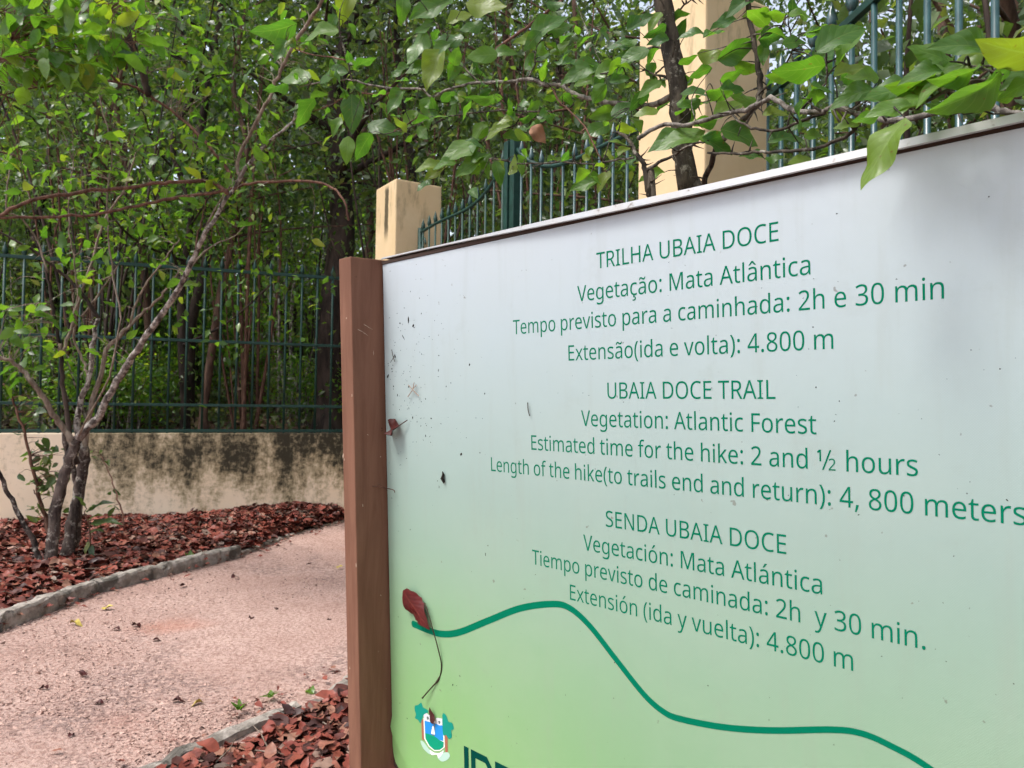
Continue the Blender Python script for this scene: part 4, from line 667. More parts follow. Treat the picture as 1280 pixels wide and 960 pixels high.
# lettering below, cut by the picture's edge
def lp(u0, u1, v0, v1): return [(u0, v0), (u1, v0), (u1, v1), (u0, v1)]
VT, VB_ = -.7815, -.842
cs = [lp(.1965, .2075, VB_, VT), lp(.214, .262, VB_, VT), lp(.225, .251, VB_+.011, VT-.011)]
link('logo_lettering', on_sign(fill([lp(.1965, .2075, VB_, VT)] + [[(.213, VB_), (.250, VB_), (.262, VB_+.014), (.262, VT-.014), (.250, VT), (.213, VT)], [(.2235, VB_+.0105), (.246, VB_+.0105), (.2515, VB_+.017), (.2515, VT-.017), (.246, VT-.0105), (.2235, VT-.0105)]] +
    [[(.268, VB_), (.316, VB_), (.316, VB_+.0105), (.279, VB_+.0105), (.279, VB_+.025), (.312, VB_+.025), (.312, VB_+.035), (.279, VB_+.035), (.279, VT-.0105), (.316, VT-.0105), (.316, VT), (.268, VT)]] +
    [[(.323, VB_), (.334, VB_), (.334, VT-.02), (.352, VB_+.02), (.370, VT-.02), (.370, VB_), (.381, VB_), (.381, VT), (.370, VT), (.352, VB_+.038), (.334, VT), (.323, VT)]] +
    [[(.387, VB_), (.398, VB_), (.404, VB_+.016), (.426, VB_+.016), (.432, VB_), (.443, VB_), (.420, VT), (.410, VT)], [(.408, VB_+.026), (.422, VB_+.026), (.415, VB_+.046)]], 'logo_lettering'), .0002), M['ink_dark'], sign)
# dirt flecks splashed on the sheet
b = MB(); r = np.random.default_rng(5)
def fleck(px, py, r0, el=1., a=0.):
    u, v = sg(px, py); k = 7; ring = [(r0*el*math.cos(q)*r.uniform(.7, 1.25), r0*math.sin(q)*r.uniform(.7, 1.25)) for q in np.linspace(0, 2*math.pi, k, False)]
    ca, sa = math.cos(a), math.sin(a); ring = [(x*ca-y*sa, x*sa+y*ca) for x, y in ring]
    b.add([PS(u+x, v+y, .0002) for x, y in ring]+[PS(u, v, .0003+r0*.5)], [(i, (i+1) % k, k) for i in range(k)])
for p in ((500, 404, .0016), (510.5, 400, .0018, 3, 1.5), (516.5, 407, .0021, 1.4, .8), (504, 421, .0008, 8, -.9), (494, 446, .0018, 1.6, 1.4), (490, 461, .0014), (485, 470, .0018, 2.2, .9), (511, 483.5, .0020), (504, 467, .001), (513, 471, .0009), (492, 483, .0011, 1.6, 1.4), (497, 494, .001, 2.6, 1.5),
          (516, 522, .0012, 2, 1.3), (539, 523, .0015), (532, 545, .0014), (576.5, 568, .0018, 1.5, .8), (587, 456, .0015, 1.5, 1.2), (606, 492, .0013), (570, 442, .0007), (548, 463, .0007, 3, 1.5), (600, 566, .0011), (549, 609, .0006, 4, 1.5), (513, 662, .001), (610, 682, .0009), (500, 879, .0008), (509, 898, .0012), (575, 845, .0012), (566, 856, .001, 2, 1.), (571, 857, .0007), (498, 771, .0008),
          (1020, 484, .0008), (1250, 461, .0007), (1046, 267, .0007), (1236, 246, .0007), (885, 857, .0007), (768, 828, .0008), (666, 284, .0016, 1.8, .4), (668, 288, .001, 2.5, 1.4), (640, 293, .0005, 5, .5), (607, 693, .0007, 4, 1.5)):
    fleck(*p)
for _ in range(150):
    x = 484+abs(r.normal(0, 45)); y = r.normal(480, 62); 
    if y > 330: fleck(x, y, r.uniform(.0003, .0008), r.uniform(1, 2.2), r.uniform(0, 3))
for _ in range(120): fleck(r.uniform(490, 1270), r.uniform(320, 950), r.uniform(.0002, .0005), r.uniform(1, 2.5), r.uniform(0, 3))
tag(b.build('dirt_fleck', M['dirt'], sign), kind='stuff')

# things stuck to the sheet
def stuck_leaf(name, base, tip, wk, m, label, tpl, w_=.004, roll=0.):
    p0, p1_ = (PS(*sg(*q), w_) for q in (base, tip)); d = p1_-p0; L = np.linalg.norm(d); n = EN*math.cos(roll)+np.cross(nrm(d), EN)*math.sin(roll)
    o = link(name, leaves_mesh(name, [p0], [d], [n], np.array([L]), np.array([L*wk]), tpl), m); return tag(o, label, 'dead leaf')
LT = leaf_template(16, 6, .03, .06, 1.6, .03, 3, .22)
o = stuck_leaf('dead_leaf', (509.5, 737), (542, 786), .58, M['dead_red'], 'crimson dead leaf stuck on the sign at the start of the wavy line', LT, .010)
o = stuck_leaf('dead_leaf', (544, 904), (539.5, 883), .62, M['dead_dark'], 'tiny dark red leaf stuck on top of the painted coat of arms', LT, .005)
b = MB(); P = spline([PS(*sg(*q), .0042+.004*math.sin(i)) for i, q in enumerate(((533.5, 753), (541, 769), (546, 786), (551, 812), (552.5, 832), (549, 848), (541, 859), (532, 871)))], 6); rr = np.full(len(P), .0011); rr[30:33] = .0019; rr[-1] = .0016
b.tube(P, list(rr), 6); tag(b.build('dry_stalk', M['twig_dark'], smooth=True), 'long thin curved dry stalk hanging beside the crimson leaf', 'twig')
o = stuck_leaf('dead_leaf', (505, 531), (487, 538), .75, M['dead_dark'], 'crumpled maroon dead leaf caught in the corner of post and sign', leaf_template(10, 6, .5, 1.1, 1.6, .12, 8), .012, .5)
b = MB(); b.tube(spline([PS(*sg(499, 537), .012), PS(*sg(505, 531), .008), PS(*sg(511.5, 525), .004)]), .0009, 5); b.build('petiole', M['dead_dark'], o)
b = MB()
for q in (((512, 496), (518, 487), (520, 478)), ((518, 487), (526, 495)), ((513, 481), (518, 487)), ((518, 487), (523, 481))): b.tube(spline([PS(*sg(*k), .004) for k in q], 3), .0007, 5)
tag(b.build('dry_sprig', M['twig_pale']), 'tiny star shaped dry sprig on the dirt speckled part of the sign', 'twig')
b = MB(); b.tube([PS(*sg(*q), .003) for q in ((555, 589), (556, 593), (554.5, 598), (556.5, 602), (556.5, 604))], [.0006, .0022, .0030, .0022, .0006], 6); tag(b.build('seed_husk', M['dirt'], smooth=True), 'dark seed husk stuck on the sign left of the words length of the hike', 'seed')
b = MB(); b.tube(spline([PS(*sg(*q), .003) for q in ((661.5, 503), (662, 512), (664, 520))]), .0007, 5); tag(b.build('dry_stalk', M['twig_dark']), 'very short dark stalk stuck on the sign left of the word vegetation', 'twig')
b = MB(); b.tube(spline([PS(*sg(*q), .004) for q in ((492, 437), (494, 447), (496, 452))]), .0006, 5); b.tube(spline([PS(*sg(*q), .004) for q in ((490.5, 453), (493, 449), (496, 443))]), .0005, 5); tag(b.build('dry_stalk', M['twig_dark']), 'forked speck of dark stalk high on the dirty left edge of the sign', 'twig')
b = MB(); b.tube(spline([PS(*sg(*q), z) for q, z in (((481, 605), .03), ((488, 609), .012), ((494, 612), .004), ((497, 615), .006))]), .0008, 5); b.tube(spline([PS(*sg(*q), z) for q, z in (((484, 603), .02), ((489, 609), .012), ((490, 613), .01))]), .0007, 5); tag(b.build('dry_stalk', M['bark_russet']), 'little russet twig wedged between the brown post and the sign', 'twig')

# ------------------------------------------------------------------ bare many-stemmed shrub in the far mulch
def stem(root, pts, d, r0, r1, m, name='stem', wobble=.004, dz=None, thorns=0, sub=4):
    """pts: traced points (px, py) or (px, py, depth); radius r0 at the foot to r1 at the tip"""
    P = [at(p[0], p[1], p[2] if len(p) > 2 else d) if len(p) < 4 else np.array(p[1:]) for p in pts]
    P = wob(spline(P, sub), wobble); N_ = len(P); rad = r0+(r1-r0)*np.linspace(0, 1, N_)**.8; rad = rad*RNG.uniform(.93, 1.07, N_)
    b = MB(); b.tube(P, list(rad), 8)
    for _ in range(thorns):
        i = random.randrange(1, N_-1); t = nrm(P[min(i+1, N_-1)]-P[i-1]); q = nrm(np.cross(t, RNG.normal(size=3))); L = random.uniform(.014, .036)
        o_ = P[i]+(P[i+1]-P[i])*random.random() if i+1 < N_ else P[i]; b.tube([o_, o_+q*L*.5+t*L*.05, o_+q*L+t*L*.2], [.0022, .0011, .0002], 5)
    b.build(name, m, root, smooth=True); return P
def thin(root, pts, d, r, m, name='twig'): return stem(root, pts, d, r, r*.5, m, name, .003)
foot = gnd(80, 708, .06); D0 = 5.25
shrub = empty('bare_shrub', foot, 'sparse many stemmed shrub with dark peeling feet standing in the far mulch', 'shrub')
BS, BP, BR = M['bark_shrub'], M['bark_pale'], M['bark_russet']
sh = []
sh.append(stem(shrub, ((62, 716, 5.2), (65, 680, 5.2), (72, 627, 5.23), (82, 590, 5.25), (92, 560, 5.27), (97, 549, 5.27)), D0, .042, .034, M['bark_foot']))
sh.append(stem(shrub, ((97, 549, 5.27), (110, 535, 5.27), (122, 522, 5.25), (147, 477, 5.2), (166, 446, 5.15), (183, 420, 5.1), (210, 382, 5.05), (227, 353, 5.0), (243, 320, 4.95), (258, 290, 4.9), (278, 258, 4.9), (302, 218, 4.85), (322, 192, 4.85), (345, 170, 4.8), (366, 153, 4.8)), D0, .031, .008, BS))
sh.append(stem(shrub, ((92, 558, 5.26), (84, 540, 5.25), (70, 523, 5.2), (55, 498, 5.15), (40, 477, 5.1), (28, 462, 5.1), (15, 453, 5.05), (-6, 444, 5.0)), D0, .026, .012, BP))
sh.append(stem(shrub, ((82, 712, 5.35), (86, 680, 5.35), (92, 645, 5.37), (102, 600, 5.4), (105, 575, 5.4), (104, 560, 5.4)), D0, .047, .036, M['bark_foot']))
sh.append(stem(shrub, ((104, 566, 5.4), (97, 533, 5.42), (102, 498, 5.42), (110, 478, 5.42), (115, 447, 5.42), (118, 418, 5.42), (123, 398, 5.42)), D0, .026, .014, BS))
sh.append(stem(shrub, ((123, 398, 5.42), (112, 380, 5.4), (100, 364, 5.4), (82, 346, 5.4), (66, 333, 5.35), (46, 316, 5.3), (28, 305, 5.25), (0, 290, 5.2), (-30, 276, 5.1)), D0, .014, .006, M['bark_dark']))
sh.append(stem(shrub, ((75, 430, 5.36), (79, 440, 5.36), (90, 405, 5.4), (99, 376, 5.4), (117, 323, 5.45), (131, 274, 5.5), (148, 248, 5.5), (157, 233, 5.5), (166, 205, 5.5), (170, 190, 5.5)), D0, .014, .005, BP))
sh.append(stem(shrub, ((104, 570, 5.4), (112, 520, 5.45), (122, 480, 5.48), (134, 437, 5.5), (150, 420, 5.5), (163, 405, 5.52), (182, 388, 5.54), (201, 370, 5.55), (214, 354, 5.55), (226, 335, 5.55)), D0, .022, .006, BP))
sh.append(stem(shrub, ((97, 580, 5.34), (86, 545, 5.36), (82, 505, 5.38), (78, 470, 5.4), (74, 430, 5.4), (68, 395, 5.4), (64, 370, 5.4), (58, 340, 5.4), (48, 310, 5.4), (40, 296, 5.4)), D0, .019, .007, M['bark_dark']))
sh.append(stem(shrub, ((88, 705, 5.5), (96, 660, 5.5), (98, 620, 5.5), (93, 590, 5.45), (84, 560, 5.42), (80, 535, 5.4)), D0, .032, .020, M['bark_foot']))
sh.append(stem(shrub, ((102, 360, 5.4), (96, 390, 5.42), (92, 420, 5.44), (104, 450, 5.44), (110, 470, 5.42)), D0, .007, .010, BP))
sh.append(stem(shrub, ((127, 350, 5.5), (140, 344, 5.5), (146, 334, 5.5)), D0, .008, .004, BP, 'twig'))
sh.append(stem(shrub, ((102, 396, 5.45), (118, 376, 5.47), (136, 350, 5.5), (146, 334, 5.5)), D0, .010, .004, BP, 'twig'))
sh.append(stem(shrub, ((163, 405, 5.52), (174, 368, 5.52), (196, 336, 5.52), (212, 316, 5.5), (224, 300, 5.5)), D0, .010, .004, BP, 'twig'))
sh.append(stem(shrub, ((243, 320, 4.95), (248, 290, 4.97), (254, 268, 4.98), (257, 250, 4.98)), D0, .008, .003, BR, 'twig'))
sh.append(stem(shrub, ((227, 353, 5.0), (236, 330, 5.02), (248, 306, 5.03), (268, 264, 5.0), (288, 232, 4.95)), D0, .010, .004, BP, 'twig'))
sh.append(stem(shrub, ((210, 382, 5.1), (240, 332, 5.2), (262, 310, 5.25), (290, 296, 5.3), (312, 278, 5.3)), D0, .008, .003, BP, 'twig'))
sh.append(stem(shrub, ((286, 243, 4.88), (264, 228, 4.86), (219, 228, 4.8), (190, 230, 4.75), (131, 237, 4.65), (73, 244, 4.5), (29, 255, 4.4), (0, 271, 4.35), (-30, 285, 4.3)), D0, .013, .010, BR, 'branch'))
sh.append(stem(shrub, ((286, 238, 4.88), (248, 243, 4.82), (204, 250, 4.75), (160, 259, 4.68), (117, 268, 4.6), (58, 272, 4.5), (0, 272, 4.35), (-25, 268, 4.3)), D0, .011, .008, BR, 'branch'))
sh.append(stem(shrub, ((288, 236, 4.88), (310, 230, 4.85), (336, 227, 4.8), (386, 227, 4.7), (416, 235, 4.65), (430, 252, 4.6), (436, 275, 4.6)), D0, .010, .006, BR, 'branch'))
sh.append(stem(shrub, ((300, 222, 4.86), (297, 202, 4.85), (316, 160, 4.8), (336, 124, 4.75), (348, 96, 4.7), (359, 70, 4.65), (380, 36, 4.6), (403, 0, 4.5), (416, -30, 4.5)), D0, .012, .010, BP, 'branch'))
sh.append(stem(shrub, ((288, 222, 4.88), (276, 200, 4.9), (242, 163, 4.95), (214, 138, 5.0), (188, 121, 5.0), (170, 110, 5.0), (148, 104, 4.95), (128, 100, 4.9), (100, 101, 4.8), (67, 101, 4.7)), D0, .012, .006, BR, 'branch'))
sh.append(stem(shrub, ((186, 121, 5.0), (181, 101, 5.0), (172, 75, 4.98), (160, 42, 4.95), (150, 20, 4.9), (140, -20, 4.9)), D0, .022, .026, M['bark_dark'], 'branch'))
sh.append(stem(shrub, ((176, 90, 4.98), (168, 62, 4.95), (172, 40, 4.9), (178, 16, 4.85), (180, -10, 4.8)), D0, .007, .005, BR, 'twig'))
sh.append(stem(shrub, ((97, 549, 5.27), (135, 470, 4.9), (150, 400, 4.9), (139, 330, 4.9), (133, 260, 4.9), (140, 190, 4.95), (126, 130, 5), (118, 100, 5)), D0, .007, .004, BP, 'twig'))
sh.append(stem(shrub, ((97, 360, 5.3), (92, 320, 5.3), (86, 280, 5.3), (88, 230, 5.3), (92, 200, 5.3)), D0, .006, .004, BP, 'twig'))
sh.append(stem(shrub, ((60, 340, 5.3), (46, 300, 5.3), (26, 272, 5.2), (8, 264, 5.1), (10, 228, 5.1), (12, 205, 5.1)), D0, .007, .004, BP, 'twig'))
side = empty('bare_stick', gnd(54, 712, .05), 'thin leaning bare stick left of the shrub in the mulch', 'stick')
stem(side, ((54, 716, 5.15), (45, 685, 5.15), (33, 660, 5.12), (20, 635, 5.1), (8, 614, 5.08), (0, 593, 5.05), (-8, 575, 5.0)), D0, .020, .012, M['bark_foot'])
side = empty('young_sapling', gnd(62, 662, .08), 'slender brown sapling between the bare stick and the shrub', 'sapling')
sap = stem(side, ((62, 668, 5.9), (58, 650, 5.9), (50, 627, 5.88), (44, 598, 5.85), (37, 570, 5.82), (30, 540, 5.8), (20, 510, 5.78), (12, 492, 5.75), (4, 480, 5.7)), D0, .019, .006, BR)
stem(side, ((52, 632, 5.88), (46, 620, 5.85), (42, 612, 5.85)), D0, .008, .004, BR, 'twig')
whip = empty('thin_whip', gnd(156, 655, .1), 'thin dark whip with narrow leaves leaning against the stained wall', 'sapling')
wh = stem(whip, ((156, 656, 6.0), (150, 630, 6.05), (142, 605, 6.1), (135, 588, 6.15), (124, 566, 6.2)), D0, .008, .004, BR)

def spray(pts_fn, N_, d_up, Lr, Wk, droop=.25, rng=RNG, nz=1.2):
    P = pts_fn(N_); d = rand_dirs(N_, -droop, rng); n = rand_dirs(N_, nz, rng); L = rng.uniform(*Lr, N_); return P, d, n, L, L*rng.uniform(*Wk, N_)
def foliage(name, parts, m, parent, tpl=None):
    P, d, n, L, W = (np.concatenate([p[i] for p in parts]) for i in range(5))
    return link(name, leaves_mesh(name, P, d, n, L, W, tpl), m, parent)
TPL = leaf_template(5, 2, .22, .28, 1.6, .04, 5)
def px_cluster(cx, cy, sx, sy, d0, d1, N_): return np.array([at(RNG.normal(cx, sx), RNG.normal(cy, sy), RNG.uniform(d0, d1)) for _ in range(N_)])
def with_twigs(fol, P, targets, m, r=.0022, maxd=.6):
    """short twigs joining leaves to the closest traced stem, kept inside the foliage mesh"""
    T = np.concatenate(targets); b = MB()
    for p in P:
        dd = np.linalg.norm(T-p, axis=1); i = int(np.argmin(dd))
        if .015 < dd[i] < maxd:
            q = T[i]; mid = (p+q)/2+RNG.normal(0, .07*dd[i], 3)+np.array([0, 0, .08*dd[i]]); b.tube(spline([q, mid, p], 4), list(np.linspace(r*1.3, r*.6, 9)), 4, False)
    if not b.v: return
    bm = bmesh.new(); bm.from_mesh(fol.data); k = len(bm.faces); tm = bpy.data.meshes.new('tmp'); tm.from_pydata(b.v, [], b.f); bm.from_mesh(tm); bm.faces.ensure_lookup_table()
    for f in bm.faces[k:]: f.material_index = 1; f.smooth = True
    bm.to_mesh(fol.data); bm.free(); bpy.data.meshes.remove(tm); fol.data.materials.append(m)
cl = [(40, 28, 34, 22, 3.9, 4.9, 150), (110, 40, 40, 24, 4.0, 4.9, 110), (30, 78, 30, 14, 3.9, 4.7, 100), (90, 85, 32, 16, 4.0, 4.8, 60), (150, 10, 30, 12, 4.0, 4.9, 50), (10, 200, 12, 14, 4.3, 4.6, 9)]
Pc = np.concatenate([px_cluster(*c) for c in cl])
up_ = []
for pts in (((148, 104, 4.95), (120, 76, 4.8), (92, 52, 4.6), (54, 36, 4.4), (8, 18, 4.2), (-20, 8, 4.1)), ((128, 100, 4.9), (96, 86, 4.7), (56, 82, 4.45), (16, 74, 4.2), (-16, 78, 4.1)), ((172, 75, 4.98), (146, 48, 4.8), (112, 30, 4.6), (72, 8, 4.4), (40, -16, 4.3)), ((100, 101, 4.8), (62, 108, 4.6), (24, 112, 4.4), (-10, 124, 4.2)), ((92, 52, 4.6), (70, 58, 4.5), (40, 62, 4.35), (14, 50, 4.2)), ((112, 30, 4.6), (130, 16, 4.5), (152, 2, 4.45), (170, -14, 4.4))):
    up_.append(stem(shrub, pts, D0, .008, .003, BR, 'branch'))
with_twigs(foliage('bright_foliage', [spray(lambda n: Pc, len(Pc), 0, (.09, .16), (.45, .62), .35)], M['leaf_lit'], shrub, TPL), Pc, up_, BR, .0022, .45)
cl = [(60, 400, 50, 34, 5.0, 5.6, 34), (20, 395, 18, 20, 4.9, 5.4, 22), (85, 325, 30, 16, 5.1, 5.6, 24), (25, 470, 16, 14, 5.0, 5.4, 9), (120, 335, 16, 12, 5.2, 5.6, 12), (200, 345, 30, 24, 5.0, 5.6, 12), (300, 190, 40, 40, 4.6, 5.2, 30), (345, 60, 30, 50, 4.5, 5.1, 44), (230, 90, 36, 34, 4.8, 5.3, 40), (160, 190, 50, 40, 4.8, 5.4, 36), (265, 215, 30, 20, 4.7, 5.2, 14), (60, 190, 40, 40, 4.6, 5.4, 30)]
Pc = np.concatenate([px_cluster(*c) for c in cl])
with_twigs(foliage('foliage', [spray(lambda n: Pc, len(Pc), 0, (.07, .13), (.45, .6), .3)], M['leaf_lit'], shrub, TPL), Pc, sh+up_, BP, .002, .4)
Pc = np.concatenate([px_cluster(42, 520, 14, 16, 5.75, 5.9, 26), px_cluster(60, 585, 14, 22, 5.85, 6.0, 60), px_cluster(45, 640, 8, 6, 5.85, 5.95, 7)])
with_twigs(foliage('foliage', [spray(lambda n: Pc, len(Pc), 0, (.06, .12), (.42, .58), .3)], M['leaf_mid'], side, TPL), Pc, [sap], BR, .002, .5)
Pc = np.concatenate([px_cluster(125, 568, 10, 6, 6.1, 6.25, 5), px_cluster(140, 610, 7, 14, 6.0, 6.15, 5)])
with_twigs(foliage('foliage', [spray(lambda n: Pc, len(Pc), 0, (.06, .10), (.4, .5), .3)], M['leaf_mid'], whip, TPL), Pc, [wh], BR, .002, .6)
# lanky seedling beside the shrub foot
sd_ = empty('leafy_seedling', gnd(120, 690, .07), 'small seedling with long drooping leaves beside the shrub foot', 'plant')
q = stem(sd_, ((114, 692, 5.35), (113, 665, 5.35), (108, 648, 5.35), (106, 632, 5.35)), D0, .007, .003, BR)
dl = [((112, 655), (150, 648)), ((110, 650), (126, 640)), ((108, 640), (138, 622)), ((107, 634), (96, 618)), ((112, 665), (128, 660)), ((113, 680), (116, 700)), ((112, 676), (104, 694)), ((108, 640), (118, 628))]
P = np.array([at(*a, 5.35) for a, _ in dl]); E_ = np.array([at(*b_, 5.3) for _, b_ in dl]); dd = E_-P; L = np.linalg.norm(dd, axis=1)
link('foliage', leaves_mesh('foliage', P, dd, np.array([[0, -.5, 1]]*len(P)), L, L*.34, leaf_template(8, 4, .2, .5, 1.6, .04, 2)), M['leaf_mid'], sd_)
for i, (x, y, s_, lb) in enumerate(((236, 699, 1., 'bright green sprout at the kerb edge beside the long pale kerb stone'), (270, 668, .9, 'pale yellow green sprout alone in the far mulch'), (35, 688, .8, 'weak green sprout near the left edge of the far mulch'), (66, 738, .9, 'low sprout in front of the shrub foot'), (300, 888, .55, 'tiny green weed at the middle of the near kerb'), (337, 872, .5, 'tiny green weed at the end of the near kerb'), (178, 668, .7, 'small sprout at the foot of the stained wall'))):
    p = gnd(x, y, .06 if y < 720 else .02); N_ = 9; t = empty('green_sprout', p, lb, 'weed'); a = RNG.uniform(0, 6.28, N_); P = p+RNG.normal(0, .008*s_, (N_, 3))*[1, 1, 0]; d = np.stack([np.cos(a), np.sin(a), RNG.uniform(.4, 1.4, N_)], -1)
    L = RNG.uniform(.04, .09, N_)*s_; link('leaf_tuft', leaves_mesh('leaf_tuft', P, d, np.stack([-np.cos(a), -np.sin(a), 1+0*a], -1), L, L*.4, TPL), M['leaf_lit'], t)
# leaves lying on the sand
FL = [leaf_template(8, 4, .3, c, 1.6, .08, s) for s, c in ((21, .7), (22, -.3), (23, 1.))]
def lay(x, y, L, m, lb, grp=None, k=0):
    a = random.uniform(0, 6.28); p = gnd(x, y, .012); o = link('fallen_leaf', leaves_mesh('fallen_leaf', [p], [(math.cos(a), math.sin(a), .1)], [(random.gauss(0, .3), random.gauss(0, .3), 1)], np.array([L]), np.array([L*random.uniform(.4, .6)]), FL[k % 3]), m); tag(o, lb, 'fallen leaf', grp)
for i, (x, y, L) in enumerate(((289, 722, .07), (231, 731, .075), (315, 774, .06), (214, 876, .06), (109, 844, .06), (86, 921, .04), (414, 776, .045), (347, 760, .05), (165, 781, .07), (150, 786, .05), (383, 705, .06), (130, 878, .045), (190, 800, .05), (250, 700, .06), (60, 860, .05))): lay(x, y, L, M['dead_dark'], 'small dark dry leaf lying on the pink sand', 'dark leaves scattered on the sand', i)
M['leaf_yellow'] = litter_mat('yellow fallen leaf', [(0, (.42, .30, .06)), (1, (.50, .40, .10))], .5)
lay(88, 778, .09, M['leaf_yellow'], 'yellowed leaf on the sand just below the left kerb'); lay(126, 761, .07, M['leaf_yellow'], 'pale yellow leaf against the foot of the far kerb', k=1); lay(255, 877, .06, M['leaf_yellow'], 'yellowish leaf on the sand near the lower kerb', k=2); lay(420, 709, .055, M['leaf_yellow'], 'small yellow leaf on the sand right beside the brown post', k=1)
lay(392, 866, .07, M['leaf_lit'], 'fresh pale green leaf lying where the near kerb ends')

# ------------------------------------------------------------------ thorny bush behind the sign
BT, BTP = M['bark_thorn'], M['bark_thorn_pale']
tf = at(866, 240, 1.46); tf = np.array([tf[0]+.03, tf[1]+.02, .0])
bush = empty('thorny_bush', tf, 'thorny bush with a dark spotted trunk leaning over the top of the sign', 'bush')
tb = []
def W_(p): return ('w', *p)
tb.append(stem(bush, (W_(tf-[0, 0, .05]), W_(tf+[-.005, 0, .5]), (870, 300, 1.46), (862, 240, 1.46), (853, 190, 1.45), (852, 163, 1.45), (847, 114, 1.45), (839, 61, 1.45), (829, 0, 1.45), (820, -50, 1.44), (812, -110, 1.42)), 1.45, .024, .0165, BT, 'trunk', .0015, thorns=26))
tb.append(stem(bush, (W_(tf+[-.06, -.01, -.05]), W_(tf+[-.06, -.02, .6]), (818, 262, 1.36), (811, 246, 1.36), (806, 214, 1.36), (802, 200, 1.36), (794, 190, 1.37), (787, 176, 1.38), (771, 165, 1.4)), 1.36, .0062, .0032, BT, 'stem', .0008, thorns=12))
def br(pts, r0, r1, m=BT, th=6, name='branch'): tb.append(stem(bush, pts, 1.4, r0*.85, r1*.85, m, name, .0009, thorns=th)); return tb[-1]
br(((808, 214, 1.36), (824, 203, 1.34), (841, 195, 1.33), (860, 183, 1.3), (885, 176, 1.25)), .004, .002, BT, 6)
br(((934, -20, 1.2), (934, 0, 1.2), (940, 41, 1.2), (945, 66, 1.2), (949, 91, 1.2), (950, 110, 1.2), (949, 130, 1.19)), .0048, .0058, BT, 9, 'stem')
br(((949, 128, 1.19), (930, 150, 1.22), (900, 178, 1.28), (890, 200, 1.32), (880, 230, 1.38), (872, 262, 1.44)), .0058, .006, BT, 6)
br(((798, 174, 1.38), (808, 166, 1.38), (831, 156, 1.36), (861, 156, 1.32), (892, 146, 1.26), (920, 140, 1.2), (943, 132, 1.14), (960, 124, 1.10), (973, 126, 1.07), (984, 134, 1.05), (993, 138, 1.03), (1024, 140, .98), (1041, 133, .96), (1056, 137, .95), (1070, 141, .94), (1084, 144, .93)), .0046, .0038, BTP, 14)
br(((1084, 144, .93), (1110, 150, .9), (1150, 146, .87), (1190, 136, .85), (1225, 130, .84), (1249, 138, .83), (1280, 144, .82), (1330, 150, .82)), .0038, .0046, BTP, 4)
br(((885, 191, 1.26), (910, 192, 1.2), (936, 191, 1.14), (960, 190, 1.09), (999, 188, 1.02), (1032, 181, .98), (1062, 168, .95), (1073, 154, .94), (1076, 144, .94)), .0022, .0030, BT, 5)
br(((916, 144, 1.2), (930, 155, 1.15), (950, 162, 1.12), (973, 163, 1.1), (1000, 152, 1.06), (1030, 142, .99)), .002, .0028, BT, 4)
br(((847, 117, 1.45), (810, 132, 1.52), (768, 129, 1.6), (743, 124, 1.63), (717, 117, 1.66), (700, 107, 1.7), (682, 106, 1.72), (660, 99, 1.75), (640, 102, 1.78), (621, 103, 1.8), (591, 104, 1.84), (575, 108, 1.86), (560, 112, 1.88), (540, 121, 1.9), (526, 111, 1.95), (495, 111, 2.0), (463, 106, 2.04), (440, 100, 2.07), (414, 100, 2.1), (390, 105, 2.12), (375, 108, 2.14)), .0075, .002, BTP, 16)
br(((440, 102, 2.07), (436, 81, 2.07), (430, 61, 2.06), (424, 35, 2.05), (425, 12, 2.05)), .0032, .0018, BT, 4)
br(((434, 76, 2.07), (410, 71, 2.1), (377, 65, 2.14), (365, 58, 2.16), (357, 50, 2.18)), .0026, .0015, BR, 3)
br(((440, 104, 2.07), (446, 112, 2.06), (454, 116, 2.05), (481, 118, 2.02), (499, 112, 2.0)), .002, .0026, BR, 3)
br(((432, 118, 2.1), (420, 128, 2.12), (408, 133, 2.14), (390, 140, 2.16)), .0025, .0015, BR, 2)
br(((792, 197, 1.38), (771, 200, 1.42), (747, 205, 1.48), (701, 202, 1.56), (654, 205, 1.64), (628, 200, 1.7), (612, 198, 1.74)), .0026, .0014, BT, 8)
br(((717, 130, 1.66), (703, 139, 1.68), (654, 139, 1.74), (627, 138, 1.78), (581, 143, 1.85), (544, 148, 1.9), (510, 160, 1.94), (480, 168, 1.98)), .0026, .0014, BT, 9)
br(((544, 124, 1.9), (540, 130, 1.9), (528, 142, 1.92), (508, 156, 1.95), (492, 164, 1.97)), .003, .0016, BR, 3)
br(((600, 104, 1.83), (588, 92, 1.85), (572, 74, 1.88), (560, 58, 1.9), (548, 34, 1.93), (540, 20, 1.95)), .0028, .0015, BT, 6)
br(((660, 99, 1.75), (668, 80, 1.74), (672, 56, 1.72), (690, 42, 1.7)), .0026, .0014, BT, 4)
br(((700, 107, 1.7), (699, 90, 1.7), (700, 82, 1.7)), .0025, .001, BT, 2)
br(((690, 110, 1.71), (700, 128, 1.68), (716, 142, 1.65), (734, 164, 1.62), (748, 192, 1.58), (758, 215, 1.56)), .0028, .0015, BR, 6)
br(((716, 136, 1.66), (690, 140, 1.69), (681, 148, 1.7), (677, 160, 1.71)), .002, .001, BR, 3)
br(((620, 165, 1.8), (600, 178, 1.83), (580, 190, 1.86), (562, 204, 1.9), (545, 216, 1.93)), .0024, .0014, BT, 4)
br(((654, 140, 1.74), (645, 155, 1.76), (632, 162, 1.78), (618, 166, 1.8)), .0022, .0018, BT, 2)
br(((847, 100, 1.45), (830, 96, 1.46), (815, 92, 1.47), (806, 86, 1.48)), .005, .001, BT, 3, 'twig'); br(((838, 78, 1.45), (820, 92, 1.47), (800, 116, 1.5), (790, 135, 1.52)), .0022, .001, BT, 4, 'twig')
